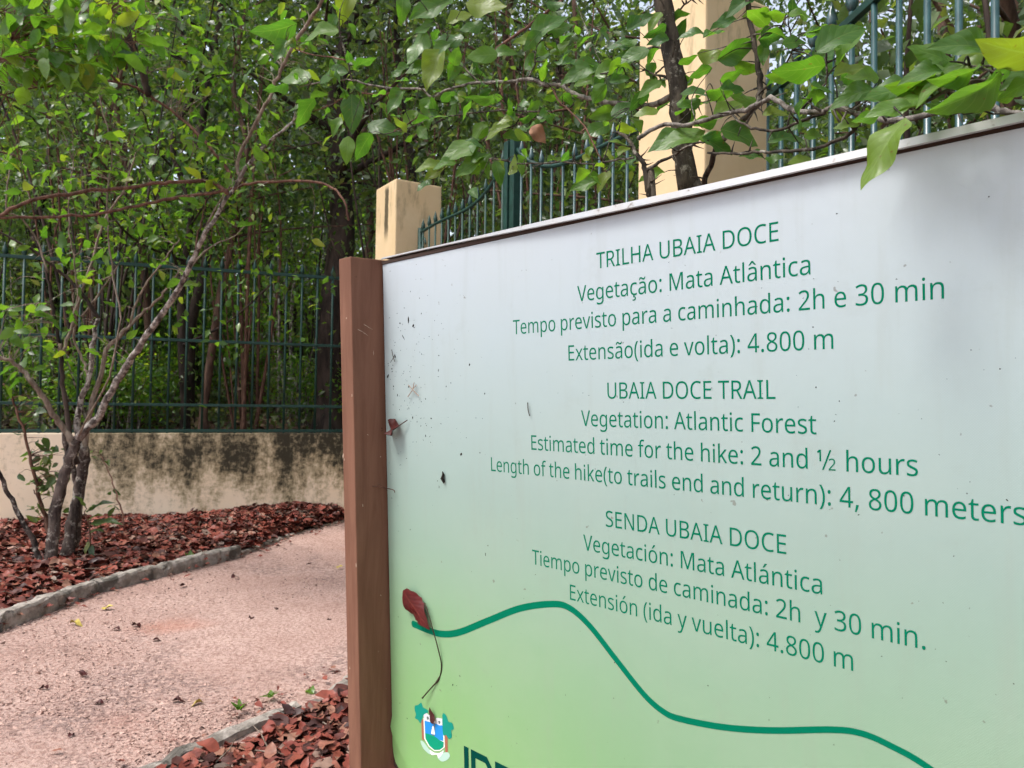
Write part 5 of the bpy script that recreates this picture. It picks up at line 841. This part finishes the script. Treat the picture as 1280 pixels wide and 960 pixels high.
br(((860, 130, 1.44), (880, 128, 1.42), (892, 122, 1.41), (895, 118, 1.41)), .0035, .0012, BT, 3, 'twig'); br(((846, 14, 1.45), (856, 6, 1.44), (870, -6, 1.42)), .0025, .0015, BT, 5, 'twig')
br(((839, 60, 1.45), (800, 62, 1.5), (786, 75, 1.53), (765, 88, 1.56), (740, 96, 1.6)), .003, .0014, BT, 4, 'twig'); br(((940, 44, 1.2), (968, 40, 1.15), (985, 20, 1.12)), .0016, .001, BT, 2, 'twig')
br(((949, 118, 1.19), (975, 90, 1.14), (990, 62, 1.1), (988, 40, 1.1)), .002, .001, BT, 3, 'twig'); br(((1000, 140, 1.02), (1026, 112, .99), (1034, 96, .98), (1032, 62, .97), (1036, 40, .96)), .002, .0012, BT, 3, 'twig')
br(((703, 0, 2.15), (680, 18, 2.15), (650, 40, 2.15), (625, 58, 2.15), (600, 76, 2.15)), .0046, .005, BR, 0, 'twig'); br(((717, -5, 1.7), (728, 24, 1.7), (740, 54, 1.68), (751, 79, 1.66)), .001, .001, BTP, 0, 'twig')
# leaves: base -> tip as seen, apparent width, depth from the nearest traced branch
def dpt(x): return float(np.interp(x, [340, 440, 560, 680, 760, 800, 850, 900, 950, 1000, 1050, 1084, 1150, 1280], [2.18, 2.08, 1.88, 1.72, 1.6, 1.42, 1.36, 1.26, 1.18, 1.06, .97, .92, .85, .8]))
def traced_leaves(spec, scale=1.0, jit=.04, pet=True):
    P, D, Nn, L, Wd = [], [], [], [], []
    for s in spec:
        x, y, l, a, k = s[:5]; d = s[5] if len(s) > 5 else dpt(x)+random.uniform(-jit, jit); a = math.radians(a)
        dx, dy = math.cos(a)*l/2, -math.sin(a)*l/2; dz = random.uniform(-.25, .25)*l/FPX*d
        b0 = at(x-dx, y-dy, d-dz*.5); t0 = at(x+dx, y+dy, d+dz*.5); dv_ = t0-b0; ln = np.linalg.norm(dv_); ax = dv_/ln
        tc = nrm(EYE-(b0+t0)/2); tc = nrm(tc-ax*np.dot(tc, ax)); up = np.cross(ax, tc); up = up if up[2] > 0 else -up
        full = .62; vis = min(1., k/full); ph = math.acos(vis); n = tc*math.cos(ph)+up*math.sin(ph)*(1 if random.random() < .75 else -1)
        P.append(b0); D.append(ax); Nn.append(n); L.append(ln*scale*1.06); Wd.append(ln*full*scale)
    return tuple(map(np.array, (P, D, Nn, L, Wd)))
NEAR = [(905, 30, 34, 200, .4), (890, 70, 38, 350, .5), (915, 95, 32, 20, .45), (942, 20, 30, 190, .5), (876, 90, 30, 200, .5), (930, 125, 36, 170, .45), (860, 75, 26, 20, .4), (812, 110, 34, 210, .5), (808, 140, 30, 190, .4), (975, 95, 34, 190, .5), (1010, 125, 38, 200, .4), (970, 140, 34, 10, .4), (1060, 155, 34, 190, .4), (1020, 170, 30, 5, .4), (1080, 95, 40, 170, .45),
 (402, 41, 45, 187, .35), (432, 6, 48, 250, .6), (414, 93, 42, 190, .4), (370, 97, 38, 185, .45), (345, 108, 32, 198, .4), (381, 140, 42, 235, .45), (440, 140, 46, 272, .72), (455, 78, 30, 28, .4), (454, 182, 38, 238, .55), (434, 187, 34, 265, .6), (479, 160, 40, 345, .5), (420, 158, 26, 240, .5), (343, 38, 58, 196, .5), (351, 63, 30, 240, .55),
 (503, 10, 34, 270, .6), (540, 10, 58, 205, .5), (522, 60, 48, 246, .45), (532, 36, 30, 200, .4), (542, 86, 52, 250, .55), (495, 126, 36, 235, .5), (523, 83, 34, 200, .4), (538, 140, 42, 262, .5), (511, 150, 32, 230, .5), (500, 90, 28, 210, .4), (548, 62, 34, 210, .5), (562, 50, 36, 190, .45), (575, 20, 34, 30, .5), (590, 34, 30, 200, .5),
 (603, 69, 38, 184, .58), (631, 65, 28, 5, .5), (566, 87, 30, 250, .6), (684, 32, 52, 35, .5), (698, 36, 34, 8, .5), (656, 51, 28, 190, .45), (670, 75, 38, 40, .45), (607, 8, 50, 352, .45), (572, 120, 28, 240, .5), (607, 124, 44, 182, .3), (566, 140, 24, 250, .5), (599, 163, 30, 228, .45), (622, 163, 34, 205, .4), (640, 171, 24, 350, .5), (637, 150, 28, 182, .35), (660, 148, 24, 10, .4), (572, 186, 42, 205, .45),
 (727, 87, 48, 200, .5), (733, 101, 32, 190, .5), (763, 87, 42, 20, .5), (784, 71, 36, 25, .5), (776, 57, 32, 175, .4), (774, 100, 26, 10, .5), (755, 142, 34, 195, .68), (778, 136, 34, 35, .5), (745, 163, 38, 206, .5), (782, 161, 26, 355, .5), (715, 79, 26, 8, .35), (750, 90, 30, 230, .5), (700, 60, 28, 30, .4),
 (588, 208, 42, 214, .5), (609, 206, 30, 262, .4), (623, 216, 30, 285, .6), (580, 190, 38, 200, .4), (733, 230, 42, 200, .5), (754, 226, 30, 235, .5), (736, 190, 16, 250, .6), (694, 200, 22, 8, .3), (815, 221, 34, 200, .4), (834, 174, 50, 200, .4), (600, 196, 26, 30, .4), (556, 205, 30, 190, .4), (545, 215, 34, 215, .5), (530, 230, 24, 235, .4), (536, 208, 34, 185, .4),
 (800, 28, 38, 30, .5), (820, 40, 32, 215, .5), (823, 52, 28, 195, .5), (792, 69, 42, 200, .45), (786, 53, 24, 190, .4), (818, 26, 28, 235, .5), (865, 41, 30, 180, .32), (892, 43, 28, 18, .2), (920, 63, 52, 28, .6), (934, 85, 34, 350, .5), (963, 47, 30, 10, .5), (955, 67, 28, 265, .6), (969, 16, 34, 182, .35), (1000, 18, 30, 2, .3), (867, 114, 30, 184, .35), (900, 112, 36, 8, .45), (912, 134, 48, 36, .5), (851, 173, 64, 198, .36), (888, 171, 28, 20, .5), (896, 182, 42, 330, .5), (926, 169, 52, 342, .5), (983, 171, 48, 14, .4), (1003, 156, 32, 25, .4), (1001, 87, 64, 190, .48), (1026, 110, 34, 5, .35), (993, 53, 30, 5, .5), (1024, 41, 36, 0, .4), (925, 5, 40, 215, .5), (862, 130, 30, 200, .5), (880, 150, 36, 190, .45), (915, 112, 30, 355, .45), (1040, 58, 34, 355, .4),
 (1051, 44, 76, 33, .52, .92), (1061, 89, 40, 15, .45), (1018, 84, 32, 178, .5), (1022, 40, 34, 182, .35), (1068, 117, 54, 195, .4), (1094, 122, 40, 188, .4), (1000, 200, 28, 190, .4), (940, 196, 30, 175, .35), (968, 198, 24, 5, .4)]
lv = traced_leaves(NEAR)
# smaller leaves filling in along the traced twigs
ex = []
for t in tb[9:]:
    for _ in range(max(5, int(len(t)/2.6))):
        p = t[random.randrange(len(t))]; ex.append(p+RNG.normal(0, .026, 3))
ex = np.array(ex); ne = len(ex); L = RNG.uniform(.026, .056, ne)
NT = leaf_template(10, 4, .16, .20, 1.6, .035, 6)
def varied(lv, seeds, ns, nc):
    k = RNG.integers(0, len(seeds), len(lv[0])); bm = bmesh.new()
    for i, (s_, fo_, cu_, wv_, rg_) in enumerate(seeds):
        if (k == i).any(): me = leaves_mesh('tmp', *(a[k == i] for a in lv), leaf_template(ns, nc, fo_, cu_, 1.6, wv_, s_, rg_)); bm.from_mesh(me); bpy.data.meshes.remove(me)
    me = bpy.data.meshes.new('foliage'); bm.to_mesh(me); bm.free(); return me
VAR = [(6, .16, .20, .035, .06), (7, .30, .42, .05, .12), (8, .05, -.22, .06, .05), (9, .24, .65, .04, .2), (10, .40, .1, .07, .08)]
lv2 = (ex, rand_dirs(ne, -.2), rand_dirs(ne, 1.1), L, L*RNG.uniform(.48, .7, ne))
me = varied(tuple(np.concatenate([a, b_]) for a, b_ in zip(lv, lv2)), VAR, 10, 4)
fo = link('foliage', me, M['leaf_near'], bush); with_twigs(fo, np.concatenate([lv[0], ex]), tb, BT, .0009, .25)
o = link('dead_leaf', leaves_mesh('dead_leaf', [at(664, 158, 1.66)], [at(681, 176, 1.66)-at(664, 158, 1.66)], [nrm(EYE-at(670, 165, 1.66))+np.array([.2, 0, .2])], np.array([.046]), np.array([.036]), leaf_template(8, 4, .2, .5, 1.6, .1, 9)), M['dead_tan'])
tag(o, 'light brown dead leaf caught on a thorny twig left of the tall pillar', 'dead leaf')

# unseen crown added to the bush above the picture, to shade the sign's right part
cr = []
for k in range(7):
    a = RNG.uniform(0, 6.28); e = np.array([1.0+.6*math.cos(a), .75+.55*math.sin(a), RNG.uniform(2.15, 2.9)]); q = tb[0][-1]
    cr.append(stem(bush, (W_(q), W_((q+e)/2+RNG.normal(0, .06, 3)+[0, 0, .12]), W_(e)), 1.4, .009, .003, BT, 'branch', .002, thorns=4))
crp = np.concatenate([c[3:] for c in cr]); cp = crp[RNG.integers(0, len(crp), 620)]+RNG.normal(0, 1, (620, 3))*[.16, .16, .10]; L = RNG.uniform(.04, .075, 620)
with_twigs(link('crown', leaves_mesh('crown', cp, rand_dirs(620, -.2), rand_dirs(620, 1.1), L, L*.58, TPL), M['leaf_near'], bush), cp, cr, BT, .0009, .3)

# broad leaved branch hanging over the right end of the sign
RB = np.array([1.02, .98, 0.])
lb = empty('leafy_branch_plant', RB, 'plant with broad bright leaves hanging over the right top edge of the sign', 'plant'); rb = []
rb.append(stem(lb, (W_(RB-[0, 0, .05]), W_(RB+[0, -.02, .6]), W_(RB+[-.04, -.1, 1.2]), W_(RB+[-.12, -.25, 1.48]), (1330, 60, .72), (1290, 92, .69), (1262, 88, .675), (1240, 84, .67), (1213, 82, .67)), .7, .010, .0016, BT, 'stem', .0015))
rb.append(stem(lb, ((1290, 92, .69), (1262, 100, .68), (1220, 100, .68), (1175, 118, .685), (1146, 136, .69), (1120, 134, .69)), .7, .0024, .0014, BT, 'stem', .001))
rb.append(stem(lb, ((1300, 145, .70), (1250, 141, .69), (1215, 140, .69), (1190, 143, .69)), .7, .0012, .0008, BT, 'stem', .001))
BIG = [(1111, 136, 56, 192, .45, 0.678), (1163, 67, 52, 158, .42, 0.668), (1203, 56, 66, 172, .46, 0.648), (1268, 64, 82, 172, .5, 0.618), (1171, 92, 74, 192, .32, 0.688), (1117, 113, 62, 190, .42, 0.698), (1174, 104, 76, 218, .26, 0.653), (1213, 120, 98, 213, .40, 0.633), (1103, 188, 100, 236, .36, 0.653), (1225, 74, 60, 185, .4, 0.698), (1262, 84, 50, 200, .4, 0.688), (1140, 104, 58, 196, .4, 0.688), (1150, 120, 50, 215, .4, 0.688), (1086, 146, 40, 200, .4, 0.700), (1288, 90, 60, 200, .5, 0.648), (1196, 96, 58, 205, .3, 0.638), (1240, 100, 62, 214, .3, 0.643), (1154, 92, 52, 188, .35, 0.663), (1130, 130, 46, 205, .35, 0.678), (1252, 118, 50, 196, .3, 0.658), (1180, 132, 46, 190, .3, 0.668), (1275, 108, 56, 206, .35, 0.628), (1212, 84, 56, 178, .3, 0.668)]
lv = traced_leaves(BIG); BT_ = leaf_template(16, 6, .20, .26, 1.6, .035, 12)
fo = link('foliage', varied(lv, [(12, .20, .26, .035, .07), (13, .32, .5, .05, .10), (14, .10, .15, .06, .06)], 16, 6), M['leaf_big'], lb); with_twigs(fo, lv[0], rb, BT, .0011, .2)

# ------------------------------------------------------------------ forest behind the fence
def tree_mesh(seed, H, r0, lean, ncl, nl, Lr, crown_lo):
    r = np.random.default_rng(seed); P = [np.array([0, 0, -.3])]; 
    for i in range(9): P.append(np.array([lean[0]*(i/8)*H*.5, lean[1]*(i/8)*H*.5, H*(i+.3)/9])+np.array([*r.normal(0, .045*H/8*math.sqrt(i+.3), 2), 0]))
    T = spline(P, 4); b = MB(); N_ = len(T); b.tube(T, list(r0*(1.15-.85*np.linspace(0, 1, N_)**.9)*r.uniform(.94, 1.06, N_)*np.where(np.arange(N_) < 4, 1.2, 1)), 10); cl_ = []
    for k in range(ncl):
        t = r.uniform(crown_lo, 1); i = int(t*(N_-1)); o_ = T[i]; a = r.uniform(0, 6.28); ln = r.uniform(.7, 2.1)*(1.2-.5*t); e = o_+np.array([math.cos(a)*ln, math.sin(a)*ln, r.uniform(.1, .9)])
        mid = (o_+e)/2+r.normal(0, .12, 3); q = spline([o_, mid, e], 5); b.tube(q, list(np.linspace(r0*.34*(1.2-.8*t), .008, len(q))), 5, False); cl_ += [e, q[7], q[5]]
    pos = []
    for c in cl_: pos.append(c+r.normal(0, 1, (nl//len(cl_), 3))*np.array([.42, .42, .26])*r.uniform(.6, 1.3))
    pos = np.concatenate(pos); N_ = len(pos); L = r.uniform(*Lr, N_)
    tr = b; lm = leaves_mesh('crown', pos, rand_dirs(N_, -.35, r), rand_dirs(N_, 1.0, r), L, L*r.uniform(.42, .6, N_)); return tr, lm
def place_tree(proto, p, rz, s, label, group=None):
    t = copy_thing(proto); t.location = p; t.rotation_euler = (0, 0, rz); t.scale = (s, s, s); t['label'] = label
    if group: t['group'] = group
    elif 'group' in t: del t['group']
    return t
def local(name, me, m, parent, smooth=False):
    o = bpy.data.objects.new(name, me); COL.objects.link(o); me.materials.append(m); o.parent = parent
    if smooth: me.polygons.foreach_set('use_smooth', [True]*len(me.polygons))
    return o
def protos(specs):
    out = []
    for (sd2, H, r0, lean, ncl, nl, Lr, lo, bk, lf) in specs:
        root = empty('forest_tree', (0, 0, 0), '', 'tree'); b, lm = tree_mesh(sd2, H, r0, lean, ncl, nl, Lr, lo)
        o = b.build('trunk', M[bk], None, smooth=True); o.parent = root; local('crown', lm, M[lf], root); out.append(root)
    return out
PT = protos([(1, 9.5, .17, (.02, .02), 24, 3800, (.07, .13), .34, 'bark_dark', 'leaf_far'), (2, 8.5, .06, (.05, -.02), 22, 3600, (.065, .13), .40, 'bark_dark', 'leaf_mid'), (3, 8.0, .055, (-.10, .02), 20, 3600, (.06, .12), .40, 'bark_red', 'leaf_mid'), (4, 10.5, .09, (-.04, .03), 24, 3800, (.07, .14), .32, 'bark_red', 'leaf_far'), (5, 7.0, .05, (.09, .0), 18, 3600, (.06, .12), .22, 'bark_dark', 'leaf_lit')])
def at_floor(px, d):
    p = EYE+ray(px, 480)*d; al = float((p[:2]-WA) @ WD); s = float((p[:2]-WA) @ WN); return np.array([p[0], p[1], float(floor_z(al, s)) if s > .1 else 0.])
TREES = [(412, 8.7, 0, .0, 1., 'thick dark reddish trunk standing right behind the fence beside the brown post'), (186, 9.0, 2, 1.0, 1., 'slim reddish trunk above the left fence behind the shrub'), (236, 8.8, 1, .5, 1., 'slim dark trunk crossing the picture top above the left fence'), (262, 8.1, 2, 3.9, .8, 'brown leaning trunk seen through the middle of the left fence'), (229, 8.2, 4, 2.2, .95, 'thin dark trunk just left of the brown leaning trunk behind the fence'),
 (512, 9.4, 1, 4.1, 1.05, 'dark trunk rising behind the left gate pillar'), (470, 11.5, 3, .9, .8, 'second dark trunk between the thick trunk and the gate pillar'), (350, 11.0, 1, 2.8, 1., 'dark trunk above the fence left of the thick trunk'), (648, 9.6, 3, 2.0, .9, 'dark trunk above the meeting stiles of the gate'), (735, 8.2, 2, 5.2, 1., 'leaning reddish trunk behind the right gate leaf'), (700, 11.5, 0, 1.1, .9, 'broad dark trunk deep behind the gate'), (905, 7.2, 2, .3, 1.1, 'reddish trunk behind the railing nearest the tall pillar'), (1136, 6.6, 2, 2.5, 1.1, 'reddish trunk behind the middle of the right railing'), (1240, 8.0, 3, 4., 1., 'dark trunk behind the railing at the right picture edge'), (60, 9.8, 1, 3.3, 1., 'slim dark trunk behind the fence near the left picture edge'), (110, 12.5, 3, 5.0, .9, 'tall trunk deep in the wood on the left')]
for px, d, k, rz, s_, lab in TREES: place_tree(PT[k], at_floor(px, d), rz, s_, lab)
random.seed(21)
for i in range(18):
    px = random.uniform(-420, 1700); d = random.uniform(11.5, 21); place_tree(PT[i % 5], at_floor(px, d), random.uniform(0, 6.28), random.uniform(.85, 1.25), 'slender tree lost in the crowd of the wood behind the fences', 'trees deep in the wood')
def bush_proto(sd3, H, R, nl, Lr, lf, nst):
    r = np.random.default_rng(sd3); root = empty('undergrowth_bush', (0, 0, 0), '', 'bush'); b = MB(); pos = []
    for k in range(nst):
        a = r.uniform(0, 6.28); e = np.array([math.cos(a)*R*r.uniform(.3, 1), math.sin(a)*R*r.uniform(.3, 1), H*r.uniform(.55, 1)]); mid = e*.5+np.array([*r.normal(0, .12, 2), H*.08]); o_ = np.array([*r.normal(0, .08, 2), -.15]); q = spline([o_, mid, e], 6); b.tube(q, list(np.linspace(.016, .004, len(q))*r.uniform(.7, 1.6)), 5, False)
        for _ in range(5): c = q[r.integers(4, len(q))]; pos.append(c+r.normal(0, 1, (nl//nst//5, 3))*np.array([.20, .20, .15])*r.uniform(.6, 1.5))
    pos = np.concatenate(pos); pos = pos[pos[:, 2] > .03]; n_ = len(pos); L = r.uniform(*Lr, n_)
    o = b.build('stem', M[('bark_dark', 'bark_shrub', 'bark_russet')[sd3 % 3]], None, smooth=True); o.parent = root
    local('foliage', leaves_mesh('foliage', pos, rand_dirs(n_, -.2, r), rand_dirs(n_, 1.1, r), L, L*r.uniform(.42, .6, n_)), M[lf], root); return root
BPR = [bush_proto(31, 1.7, .8, 1500, (.045, .10), 'leaf_mid', 11), bush_proto(32, 2.4, .9, 2100, (.045, .10), 'leaf_mid', 12), bush_proto(33, 3.2, 1.1, 3000, (.05, .11), 'leaf_far', 13), bush_proto(34, 1.1, .7, 1000, (.045, .09), 'leaf_lit', 10), bush_proto(35, 2.8, 1.2, 1900, (.045, .10), 'leaf_lit', 12), bush_proto(36, 4.2, .8, 1100, (.05, .10), 'leaf_mid', 9), bush_proto(37, 3.4, .5, 600, (.05, .10), 'leaf_lit', 7), bush_proto(38, 5.0, .9, 260, (.06, .11), 'leaf_mid', 13), bush_proto(39, 4.4, 1.3, 420, (.06, .11), 'leaf_far', 15)]
def place_bush(k, p, s_, lab, grp):
    t = place_tree(BPR[k], p, random.uniform(0, 6.28), s_, lab, grp)
random.seed(5)
def to_px(p): q = np.asarray(p)-EYE; return 640+FPX*(q @ RGT)/(q @ FWD)
for i in range(84):
    al = random.uniform(-5, 5.5); s_ = .6+random.random()**1.2*8.5; p = wl(al, s_); p[2] = floor_z(al, s_); px = to_px(p)
    k = random.choice((0, 1, 2, 4, 4, 5, 5, 6, 3)) if s_ > 2.4 else random.choice((0, 3, 3, 6, 6))
    if s_ < 3 and any(abs(px-q) < 26 for q in (412, 262, 229, 186)): continue
    if 300 < px < 430 and s_ < 2.5 and k in (1, 2, 4): k = 6
    place_bush(k, p, random.uniform(.75, 1.15)*(1 if s_ > 2.4 else .7), 'leafy bush in the undergrowth seen over and through the left fence', 'undergrowth behind the left fence')
for i in range(44):
    px = random.uniform(540, 1500); d = random.uniform(7.6, 13) if px < 800 else random.uniform(4.6, 12); p = at_floor(px, d)
    if (p[:2]-H1[:2]) @ GN[:2] < 1.6 and px < 900: continue
    if p[0] < 1.25+.1*(p[1]-3) and px >= 900: p[0] = 1.6+random.random()
    if px >= 880 and p[0]-1.35 < .75: p[0] += .8
    place_bush(random.choice((0, 1, 2, 2, 4)), p, random.uniform(.9, 1.3), 'leafy bush crowding behind the gate and the right railing', 'undergrowth behind gate and right railing')
random.seed(9)
for i in range(34):
    x = random.uniform(1.95, 6.5); y = random.uniform(1.6, 9.5); k = random.choice((1, 2, 2, 5, 2)); place_bush(k, np.array([x+.05*y, y, 0.]), random.uniform(1.0, 1.4), 'leafy bush crowding behind the gate and the right railing', 'undergrowth behind gate and right railing')
for i in range(9):
    al = random.uniform(-3, 4.5); s_ = random.uniform(.6, 4); p = wl(al, s_); p[2] = floor_z(al, s_)
    place_bush(7+i % 2, p, random.uniform(.8, 1.1), 'almost leafless clump of thin upright stems behind the left fence', 'bare stem clumps behind the left fence')
for i in range(9):
    p = at_floor(random.uniform(470, 790), random.uniform(7.5, 10)); place_bush(7+i % 2, p, random.uniform(.9, 1.25), 'almost leafless clump of thin upright stems behind the gate', 'bare stem clumps behind the gate')
for i in range(7): place_tree(PT[(1, 2, 3, 0, 2, 3, 1)[i]], np.array([random.uniform(3, 8), random.uniform(4, 12), 0.]), random.uniform(0, 6.28), random.uniform(.9, 1.2), 'slender tree lost in the crowd of the wood behind the fences', 'trees deep in the wood')
for x, y, k, s_ in ((-4.2, -3.2, 1, .9), (-2.4, -5.2, 3, .85), (.6, -6, 1, 1.), (3.4, -2.4, 2, .9), (4.6, -.2, 1, .9)): place_tree(PT[k], np.array([x, y, -.03]), x*2., s_, 'tree added out of view to shade the sign and its post', 'trees added out of view for shade')  # unseen trees, added to keep sky light off the sign and post
random.seed(77)
for i in range(30):
    al = random.uniform(-4, 4.6); s_ = random.uniform(.7, 2.1); p = wl(al, s_); p[2] = floor_z(al, s_)
    if any(abs(to_px(p)-q) < 24 for q in (412, 262, 229)): continue
    place_bush(random.choice((0, 3, 3)), p, random.uniform(.7, 1.0), 'leafy bush in the undergrowth seen over and through the left fence', 'undergrowth behind the left fence')
for t in PT+BPR:
    for ch in list(t.children): bpy.data.objects.remove(ch)
    bpy.data.objects.remove(t)
# low thicket of seedlings and ground cover on the forest floor, uncountable
N_ = 30000; al = RNG.uniform(-5, 5.2, N_); s_ = .5+RNG.uniform(0, 1, N_)**.8*9; hh_ = RNG.exponential(.42, N_)*(.35+.65*np.clip(np.sin(al*2.3+s_*1.1)+np.sin(al*.9-s_*1.7)+.8, 0, 1.8))
k_ = hh_ < 1.9; al, s_, hh_ = al[k_], s_[k_], hh_[k_]
P = np.stack([WA[0]+WD[0]*al+WN[0]*s_, WA[1]+WD[1]*al+WN[1]*s_, floor_z(al, s_)+.03+hh_], -1); L = RNG.uniform(.045, .11, len(P))
tag(link('undergrowth', leaves_mesh('undergrowth', P, rand_dirs(len(P), -.1), rand_dirs(len(P), 1.2), L, L*.5), M['leaf_dull']), kind='stuff')
# the far wood, which reads as one mass
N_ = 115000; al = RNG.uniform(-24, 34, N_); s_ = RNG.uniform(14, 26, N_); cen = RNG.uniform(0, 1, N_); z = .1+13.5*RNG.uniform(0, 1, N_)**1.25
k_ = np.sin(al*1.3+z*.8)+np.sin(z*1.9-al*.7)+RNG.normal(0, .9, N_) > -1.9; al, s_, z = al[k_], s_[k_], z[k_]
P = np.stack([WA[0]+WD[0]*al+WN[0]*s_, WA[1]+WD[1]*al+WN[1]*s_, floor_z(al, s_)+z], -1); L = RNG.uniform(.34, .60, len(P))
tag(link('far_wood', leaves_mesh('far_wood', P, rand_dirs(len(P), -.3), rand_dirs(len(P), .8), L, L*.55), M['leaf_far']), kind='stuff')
